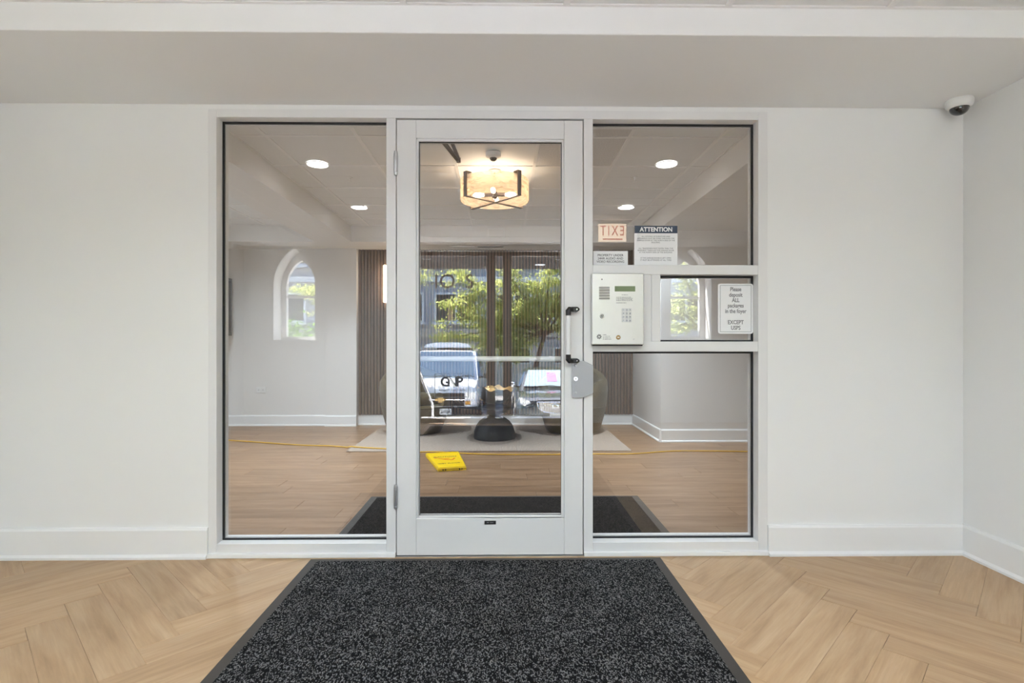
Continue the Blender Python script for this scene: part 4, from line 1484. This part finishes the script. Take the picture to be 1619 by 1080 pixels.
for k in range(22):
    y = -2.14 - 0.06 * k
    zt = 0.63 - (abs(y) - 2.16) * 0.446
    MB().tube([(-1.20, y, zt), (-1.20, y, max(-0.2 - 0.18 * max(0, math.floor((abs(y) - 2.45) / 0.36 + 1)), -1.1))], 0.012, 6).build('baluster', 'soffit_dark', rl)

# ground
GZ = -1.1
struct(box('sidewalk', 'concrete', -30, 30, -6.4, EO, GZ - 0.2, GZ), 'pale concrete sidewalk before the building', 'pavement')
struct(box('street', 'asphalt', -30, 30, -17.0, -6.4, GZ - 0.25, GZ - 0.02), 'grey asphalt street behind the parked cars', 'street')
struct(box('sidewalk', 'concrete', -30, 30, -40.0, -17.0, GZ - 0.2, GZ + 0.02), 'far sidewalk before the opposite house', 'pavement')

# ---- cars ------------------------------------------------------------


def car(name, label, loc, spec):
    t = thing(name, label, 'car', loc)
    L = spec['L']

    def Y(s):
        return L / 2 - s
    # lower body: lofted sections
    vs, fs = [], []
    st = spec['body']
    half = None
    for s, zb, zt, hw in st:
        pr_ = [(hw * 0.90, zb), (hw * 0.985, zb + 0.10), (hw, zb + (zt - zb) * 0.45), (hw * 0.985, zt - 0.16), (hw * 0.93, zt - 0.05), (hw * 0.80, zt), (hw * 0.4, zt + 0.025), (0, zt + 0.03)]
        full = pr_ + [(-a, b) for a, b in reversed(pr_[:-1])]
        half = len(full)
        vs += [(a, Y(s), b) for a, b in full]
    for i in range(len(st) - 1):
        for k in range(half):
            fs.append((i * half + k, i * half + (k + 1) % half, (i + 1) * half + (k + 1) % half, (i + 1) * half + k))
    fs.append(tuple(range(half)))
    fs.append(tuple((len(st) - 1) * half + k for k in range(half - 1, -1, -1)))
    MB().add(vs, fs, True).build('body', spec['paint'], t, local=True)
    # cabin
    g = spec['cabin']
    w0, w1 = g['w']
    sections = [(g['s'][0], g['z0'], w0 * 0.96), (g['s'][1], g['z1'], w1), ((g['s'][1] + g['s'][2]) / 2, g['z1'] + g.get('crown', 0.04), w1), (g['s'][2], g['z1'], w1), (g['s'][3], g['z0'], w0 * 0.94)]
    vs, fs = [], []
    nb = [(g['s'][0], w0 * 0.96), (g['s'][1], w0), ((g['s'][1] + g['s'][2]) / 2, w0), (g['s'][2], w0), (g['s'][3], w0 * 0.94)]
    for (s, z, w), (sb, wbm) in zip(sections, nb):
        vs += [(-wbm, Y(sb), g['z0'] - 0.06), (-w, Y(s), z - 0.03), (-w * 0.82, Y(s), z), (0, Y(s), z + 0.02), (w * 0.82, Y(s), z), (w, Y(s), z - 0.03), (wbm, Y(sb), g['z0'] - 0.06)]
    for i in range(4):
        for k in range(6):
            fs.append((i * 7 + k, i * 7 + k + 1, (i + 1) * 7 + k + 1, (i + 1) * 7 + k))
    fs.append(tuple(range(7)))
    fs.append(tuple(28 + k for k in range(6, -1, -1)))
    MB().add(vs, fs, True).build('cabin', spec['paint'], t, local=True)
    # windscreen and side glass, slightly proud

    def pane(nm, a, b, c, d, out, m='car_glass'):
        o = Vector(out)
        a, b, c, d = (Vector(q) for q in (a, b, c, d))
        vs = [q + o * 0.04 for q in (a, b, c, d)] + [q - o * 0.02 for q in (a, b, c, d)]
        return MB().add(vs, [(0, 1, 2, 3), (7, 6, 5, 4), (0, 4, 5, 1), (1, 5, 6, 2), (2, 6, 7, 3), (3, 7, 4, 0)]).build(nm, m, t, local=True)
    s0, s1 = g['s'][0], g['s'][1]
    zlo, zhi = g['z0'], g['z1']

    def ws_pt(fx, fz):
        w = w0 * 0.96 * (1 - fz) + w1 * fz
        return (fx * w, Y(s0 + (s1 - s0) * fz), zlo + (zhi - zlo) * fz)
    nrm = Vector((0, zhi - zlo, s1 - s0)).normalized()
    wsn = pane('windscreen', ws_pt(-0.90, 0.06), ws_pt(0.90, 0.06), ws_pt(0.88, 0.93), ws_pt(-0.88, 0.93), nrm)
    for sgn in (-1, 1):
        pane('side_window', (sgn * w0 * 0.985, Y(s0 + 0.45), zlo + 0.03), (sgn * w0 * 0.985, Y(g['s'][2] + 0.2), zlo + 0.03), (sgn * w1 * 1.0, Y(g['s'][2] - 0.05), zhi - 0.06), (sgn * w1 * 1.0, Y(s1 + 0.12), zhi - 0.06), (sgn, 0, 0.25))
        # mirror
        mz = zlo + 0.06
        mr = MB().lathe([(0.0, -0.05), (0.07, -0.045), (0.085, 0.0), (0.06, 0.05), (0.0, 0.06)], (sgn * (w0 + 0.17), Y(s0 + 0.42), mz), 14, 'y').build('door_mirror', spec['mirror'], t, local=True)
        MB().tube([(sgn * (w0 - 0.02), Y(s0 + 0.45), mz - 0.05), (sgn * (w0 + 0.12), Y(s0 + 0.42), mz - 0.03)], 0.02, 8).build('mirror_arm', 'car_black', mr, local=True)
    for s in spec['axles']:
        for sgn in (-1, 1):
            hw = spec['W'] / 2
            wh = MB().lathe([(0.0, -0.11), (0.24, -0.11), (0.33, -0.10), (0.345, -0.06), (0.345, 0.06), (0.33, 0.10), (0.24, 0.11), (0.0, 0.11)], (sgn * (hw - 0.08), Y(s), 0.345), 24, 'x').build('wheel', 'car_black', t, local=True)
            MB().lathe([(0.0, -0.01), (0.10, 0.0), (0.21, 0.0), (0.22, 0.01), (0.22, 0.02)], (sgn * (hw + 0.035), Y(s), 0.345), 20, 'x').build('rim', 'satin_metal', wh, local=True)
    # wipers
    for x in (-0.35, 0.35):
        a, b = ws_pt(x / w0, 0.03), ws_pt((x + 0.45) / w0, 0.07)
        MB().tube([Vector(a) + nrm * 0.05, Vector(b) + nrm * 0.055], 0.008, 6).build('wiper', 'car_black', wsn, local=True)
    return t, Y, ws_pt, nrm


def plate_marks(parent, x, y, z, marks):
    p = MB().box(x - 0.155, x + 0.155, y - 0.006, y + 0.006, z - 0.078, z + 0.078).build('number_plate', 'plate_white', parent, local=True)
    mb = MB()
    for k in range(marks):
        a = x - 0.125 + 0.25 * k / marks
        w = 0.25 / marks * 0.6
        mb.box(a, a + w, y + 0.006, y + 0.009, z - 0.04, z + 0.035)
    mb.build('plate_print', 'ink_grey', p, local=True)
    for c in mb.v:
        pass
    return p


# slate saloon
sd_, Yf, wsp, nr = car('saloon_car', 'dark slate saloon car with vertical bar grille, mirrored in the glass', (1.19, -7.4 - 2.5, GZ), {
    'L': 5.0, 'W': 1.86, 'paint': 'paint_slate', 'mirror': 'chrome',
    'body': [(0.0, 0.28, 0.66, 0.66), (0.06, 0.22, 0.78, 0.80), (0.22, 0.19, 0.84, 0.89), (0.7, 0.18, 0.90, 0.93), (1.35, 0.18, 0.97, 0.93), (2.5, 0.18, 0.98, 0.93), (4.2, 0.18, 1.0, 0.92), (4.85, 0.22, 0.98, 0.85), (5.0, 0.30, 0.86, 0.75)],
    'cabin': {'s': (1.25, 2.0, 3.3, 4.25), 'z0': 0.98, 'z1': 1.42, 'w': (0.82, 0.62)}, 'axles': (0.95, 3.85)})
fy = Yf(0.0)
gp = [(-0.43, 0.76), (0.43, 0.76), (0.40, 0.62), (0.26, 0.53), (0.0, 0.50), (-0.26, 0.53), (-0.40, 0.62)]
gr = MB().prism(gp, fy - 0.05, fy + 0.02).build('grille', 'car_black', sd_, local=True)
for k in range(19):
    x = -0.36 + 0.04 * k
    zb_ = 0.51 + 0.55 * x * x
    MB().box(x - 0.009, x + 0.009, fy + 0.02, fy + 0.045, zb_, 0.75).build('grille_bar', 'chrome', gr, local=True)
MB().tube([(p[0], fy + 0.025, p[1]) for p in gp] + [(gp[0][0], fy + 0.025, gp[0][1])], 0.017, 8).build('grille_surround', 'chrome', gr, local=True)
e_ = MB().lathe([(0.0, 0.06), (0.06, 0.06), (0.078, 0.05), (0.085, 0.03), (0.085, 0.02)], (0, fy, 0.66), 22, 'y').build('emblem', 'chrome', gr, local=True)
for k in (-1, 0, 1):
    MB().prism([(k * 0.025 - 0.012, 0.69 - k * 0.01), (k * 0.025 + 0.012, 0.69 - k * 0.01), (k * 0.025 + 0.002, 0.63 - k * 0.01), (k * 0.025 - 0.004, 0.63 - k * 0.01)], fy + 0.058, fy + 0.065).build('emblem_shield', 'car_black', e_, local=True)
for sgn in (-1, 1):
    MB().prism([(sgn * 0.50, 0.66), (sgn * 0.60, 0.62), (sgn * 0.80, 0.70), (sgn * 0.86, 0.84), (sgn * 0.80, 0.86), (sgn * 0.62, 0.79)], fy - 0.30, fy - 0.035).build('headlamp', 'headlamp', sd_, local=True)
    MB().box(sgn * 0.42, sgn * 0.74, fy - 0.10, fy + 0.005, 0.36, 0.46).build('lower_intake', 'car_black', sd_, local=True)
MB().box(-0.38, 0.38, fy - 0.1, fy + 0.015, 0.30, 0.44).build('lower_intake', 'car_black', sd_, local=True)
plate_marks(sd_, 0.02, fy + 0.035, 0.42, 7)
a = Vector(wsp(-0.10, 0.30)) + nr * 0.042
b = Vector(wsp(0.24, 0.30)) + nr * 0.042
c_ = Vector(wsp(0.25, 0.78)) + nr * 0.042
d_ = Vector(wsp(-0.11, 0.78)) + nr * 0.042
MB().add([a, b, c_, d_, a + nr * 0.004, b + nr * 0.004, c_ + nr * 0.004, d_ + nr * 0.004], [(3, 2, 1, 0), (4, 5, 6, 7), (0, 1, 5, 4), (1, 2, 6, 5), (2, 3, 7, 6), (3, 0, 4, 7)]).build('pink_note', 'note_pink', sd_, local=True)

# white van
vn, Yv, wsv, nrv = car('van', 'white van with tall windscreen and gold grille emblem, mirrored in the glass', (-1.68, -8.9 - 2.8, GZ), {
    'L': 5.6, 'W': 2.0, 'paint': 'paint_white', 'mirror': 'car_black',
    'body': [(0.0, 0.34, 0.92, 0.84), (0.08, 0.28, 1.02, 0.95), (0.5, 0.26, 1.10, 1.0), (0.95, 0.26, 1.18, 1.0), (5.45, 0.26, 1.20, 1.0), (5.6, 0.32, 1.16, 0.95)],
    'cabin': {'s': (0.80, 1.55, 5.3, 5.55), 'z0': 1.17, 'z1': 1.93, 'w': (0.98, 0.84), 'crown': 0.06}, 'axles': (0.9, 4.4)})
fy = Yv(0.0)
vg = MB().box(-0.62, 0.62, fy - 0.05, fy + 0.02, 0.50, 0.84).build('grille', 'car_black', vn, local=True)
MB().box(-0.62, 0.62, fy + 0.02, fy + 0.035, 0.655, 0.685).build('grille_bar', 'chrome', vg, local=True)
MB().prism([(-0.15, 0.70), (-0.06, 0.70), (-0.06, 0.74), (0.06, 0.74), (0.06, 0.70), (0.15, 0.70), (0.13, 0.64), (0.05, 0.64), (0.05, 0.60), (-0.05, 0.60), (-0.05, 0.64), (-0.13, 0.64)], fy + 0.035, fy + 0.06).build('emblem', 'brass', vg, local=True)
for sgn in (-1, 1):
    MB().box(sgn * 0.64, sgn * 0.92, fy - 0.12, fy + 0.01, 0.68, 0.86).build('headlamp', 'headlamp', vn, local=True)
    MB().box(sgn * 0.64, sgn * 0.78, fy - 0.12, fy + 0.008, 0.54, 0.63).build('turn_signal', 'amber', vn, local=True)
MB().box(-0.96, 0.96, fy - 0.15, fy + 0.05, 0.28, 0.48).build('bumper', 'car_black', vn, local=True, bevel=0.02)
plate_marks(vn, 0.14, fy + 0.062, 0.36, 7)
MB().prism([(-0.70, 2.02), (0.70, 2.02), (0.62, 2.12), (0.3, 2.17), (-0.3, 2.17), (-0.62, 2.12)], Yv(4.8), Yv(1.75)).build('roof_cap', 'paint_white', vn, local=True)
# chrome letters across the leading edge of the bonnet
for ch_, x in (('C', -0.36), ('O', -0.26), ('U', -0.06), ('S', 0.04), ('D', 0.36), ('U', 0.47)):
    lt = lettering('bonnet_letter', ch_, 0.10, (x, Yv(0.04), 1.02), FACE, 'ink_grey', None, depth=0.012)
    lt.parent = vn

# ---- opposite house -----------------------------------------------------
BY = -21.0
bl = thing('opposite_house', 'grey house with white sills across the street, mirrored in the glass', 'building', (0, BY - 4, GZ))
MB().box(-16, 16, BY - 8, BY, GZ, 10.5).build('facade', 'facade_grey', bl)
MB().box(-16, 16, BY, BY + 0.18, GZ, 0.9).build('plinth', 'facade_stone', bl)
MB().box(-16, 16, BY, BY + 0.30, 1.35, 1.75).build('string_course', 'facade_stone', bl)
MB().box(-16, 16, BY, BY + 0.22, 4.0, 4.25).build('string_course', 'facade_trim', bl)
for x0, wdt in ((-11.4, 1.7), (-8.6, 1.7), (-5.9, 1.9), (-3.3, 1.9), (-0.3, 1.5), (2.4, 1.5), (5.0, 1.7), (8.0, 1.7), (11.0, 1.7)):
    for z0, hgt in ((2.15, 1.25), (4.9, 1.6)):
        wn_ = MB()
        rect_ring(wn_, x0 - 0.1, x0 + wdt + 0.1, z0 - 0.1, z0 + hgt + 0.1, 0.1, 0.1, 0.1, 0.1, BY - 0.02, BY + 0.10)
        w_ = wn_.build('window', 'facade_trim', bl)
        MB().box(x0, x0 + wdt, BY - 0.01, BY + 0.03, z0, z0 + hgt).build('pane', 'window_dark', w_)
        MB().box(x0 + wdt / 2 - 0.05, x0 + wdt / 2 + 0.05, BY - 0.01, BY + 0.09, z0, z0 + hgt).build('mullion', 'facade_trim', w_)
        MB().box(x0 - 0.2, x0 + wdt + 0.2, BY, BY + 0.28, z0 - 0.2, z0 - 0.1).build('sill', 'facade_trim', w_)
    b_ = MB()
    rect_ring(b_, x0 - 0.05, x0 + wdt + 0.05, 0.05, 0.85, 0.06, 0.06, 0.06, 0.06, BY + 0.15, BY + 0.24)
    w_ = b_.build('window', 'facade_trim', bl)
    MB().box(x0, x0 + wdt, BY + 0.17, BY + 0.20, 0.1, 0.8).build('pane', 'window_dark', w_)
MB().box(-3.3 + 0.55, -3.3 + 0.8, BY + 0.03, BY + 0.06, 2.15, 3.1).build('curtain', 'curtain', bl)

# ---- trees and shrubs ---------------------------------------------------


def leaves(centres, n, size, spread, flat=0.5):
    vs, fs = [], []
    for _ in range(n):
        c = random.choice(centres)
        p = Vector(c) + Vector((random.gauss(0, spread), random.gauss(0, spread), random.gauss(0, spread * flat)))
        u = Vector((random.uniform(-1, 1), random.uniform(-1, 1), random.uniform(-0.7, 0.4))).normalized()
        w = u.cross(Vector((random.uniform(-0.6, 0.6), random.uniform(-0.6, 0.6), 1))).normalized()
        s = size * random.uniform(0.7, 1.3)
        b = len(vs)
        vs += [p, p + u * s * 0.5 + w * s * 0.28, p + u * s, p + u * s * 0.5 - w * s * 0.28]
        fs.append((b, b + 1, b + 2, b + 3))
    return vs, fs


def raw_mesh(name, vs, fs, mat, parent):
    me = bpy.data.meshes.new(name)
    me.from_pydata([tuple(v) for v in vs], [], fs)
    me.materials.append(MATS[mat])
    o = bpy.data.objects.new(name, me)
    COL.objects.link(o)
    o.parent = parent
    return o


def tree(label, loc, lean, trunk_h, crown, n, mat, size=0.11, seed=1):
    random.seed(seed)
    t = thing('street_tree', label, 'tree', loc, group='street trees')
    top = Vector((lean, 0, trunk_h))
    MB().tube([(0, 0, 0), (lean * 0.2, 0, trunk_h * 0.4), (lean * 0.65, 0, trunk_h * 0.75), top], [0.13, 0.11, 0.09, 0.075], 10).build('trunk', 'bark', t, local=True)
    cents = []
    for (dx, dy, dz) in crown:
        e = Vector((dx, dy, dz))
        mid = (top + e) / 2 + Vector((0, 0, 0.25))
        MB().tube([top, mid, e], [0.055, 0.035, 0.012], 7).build('branch', 'bark', t, local=True)
        for s in (0.45, 0.65, 0.85, 1.0, 1.12):
            q = top + (e - top) * s + Vector((0, 0, 0.2 * math.sin(s * PI)))
            cents.append(q)
            for _ in range(4):
                cents.append(q + Vector((random.gauss(0, 0.35), random.gauss(0, 0.35), random.gauss(0, 0.14))))
    vs, fs = leaves(cents, n, size, 0.17, 0.45)
    tag(raw_mesh('foliage', vs, fs, mat, t), kind='stuff')
    return t


tree('lime green street tree with a leaning trunk behind the dark saloon', (1.05, -15.9, GZ), 0.5, 2.45,
     [(-2.4, 0.2, 3.1), (-1.5, 0.5, 2.2), (-0.7, 0.6, 1.75), (-1.9, 0.3, 3.9), (-0.6, 0.3, 3.4), (0.1, 0.5, 4.3), (1.1, 0.2, 3.7), (1.7, 0.4, 2.6), (2.3, 0, 3.4), (0.7, 0.6, 5.2), (1.5, 0.5, 4.7), (-1.0, 0.1, 4.9), (2.4, 0.4, 4.6), (-3.0, 0.1, 2.4), (-2.1, 0.5, 1.7), (-2.9, 0.3, 3.6), (-1.3, 0.2, 2.9), (-2.6, 0.1, 4.7)], 22000, 'leaf_lime', 0.13, seed=3)
tree('lime green street tree behind the white van', (-6.3, -16.6, GZ), 0.2, 2.9,
     [(-1.6, 0.2, 4.2), (1.5, 0.4, 4.3), (0.8, 0.5, 3.7), (0.2, 0.3, 5.0), (1.9, 0.2, 5.1), (-0.8, 0.4, 5.4), (2.6, 0.3, 4.7)], 8000, 'leaf_lime', seed=5)
tree('green street tree beside the opposite house', (7.0, -14.0, GZ), 0.1, 2.6,
     [(-1.6, 0.2, 3.6), (1.5, 0.4, 3.3), (0.8, 0.5, 4.2), (-1.2, 0.3, 2.6), (1.9, 0.2, 4.6), (-0.8, 0.4, 4.8)], 6000, 'leaf_lime', seed=8)


def shrub(label, x, y, z, rx, rz, n, mat, seed):
    random.seed(seed)
    t = thing('shrub', label, 'shrub', (x, y, z), group='shrubs on the sidewalk')
    cents = [Vector((random.uniform(-rx, rx), random.uniform(-rx, rx) * 0.6, random.uniform(0.2, 1) * rz)) for _ in range(60)]
    for k in range(4):
        MB().tube([(0, 0, 0), (0.3 * (k - 1.5) * rx, 0.05 * k, rz * 0.75)], [0.03, 0.01], 6).build('stem', 'bark', t, local=True)
    vs, fs = leaves(cents, n, 0.12, 0.16, 0.9)
    tag(raw_mesh('foliage', vs, fs, mat, t), kind='stuff')


shrub('bushy green shrub outside the arched window on the hinge side', -3.9, -6.0, GZ, 0.9, 2.5, 3500, 'leaf_green', 11)
shrub('slender green shrub outside the arched window on the latch side', 2.9, -5.4, GZ, 0.45, 3.0, 1200, 'leaf_lime', 12)

# ---- exit sign hung in the foyer ---------------------------------------
ex = thing('exit_sign', 'lit red exit sign hung from the foyer ceiling, mirrored in the glass', 'sign', (1.13, -0.23, 2.11))
MB().box(0.985, 1.275, -0.245, -0.225, 2.115, 2.297).build('panel', 'exit_panel', ex, bevel=0.002)
MB().box(0.975, 1.285, -0.265, -0.205, 2.297, FZ).build('housing', 'white_plastic', ex, bevel=0.002)
lettering('exit_letters', 'EXIT', 0.15, (1.13, -0.2245, 2.222), FACE_BACK, 'exit_red', ex, depth=0.0006, sx=0.66, spacing=1.35, bold=0.0014)
MB().box(1.03, 1.235, -0.2252, -0.2238, 2.130, 2.144).build('underline', 'exit_red', ex)
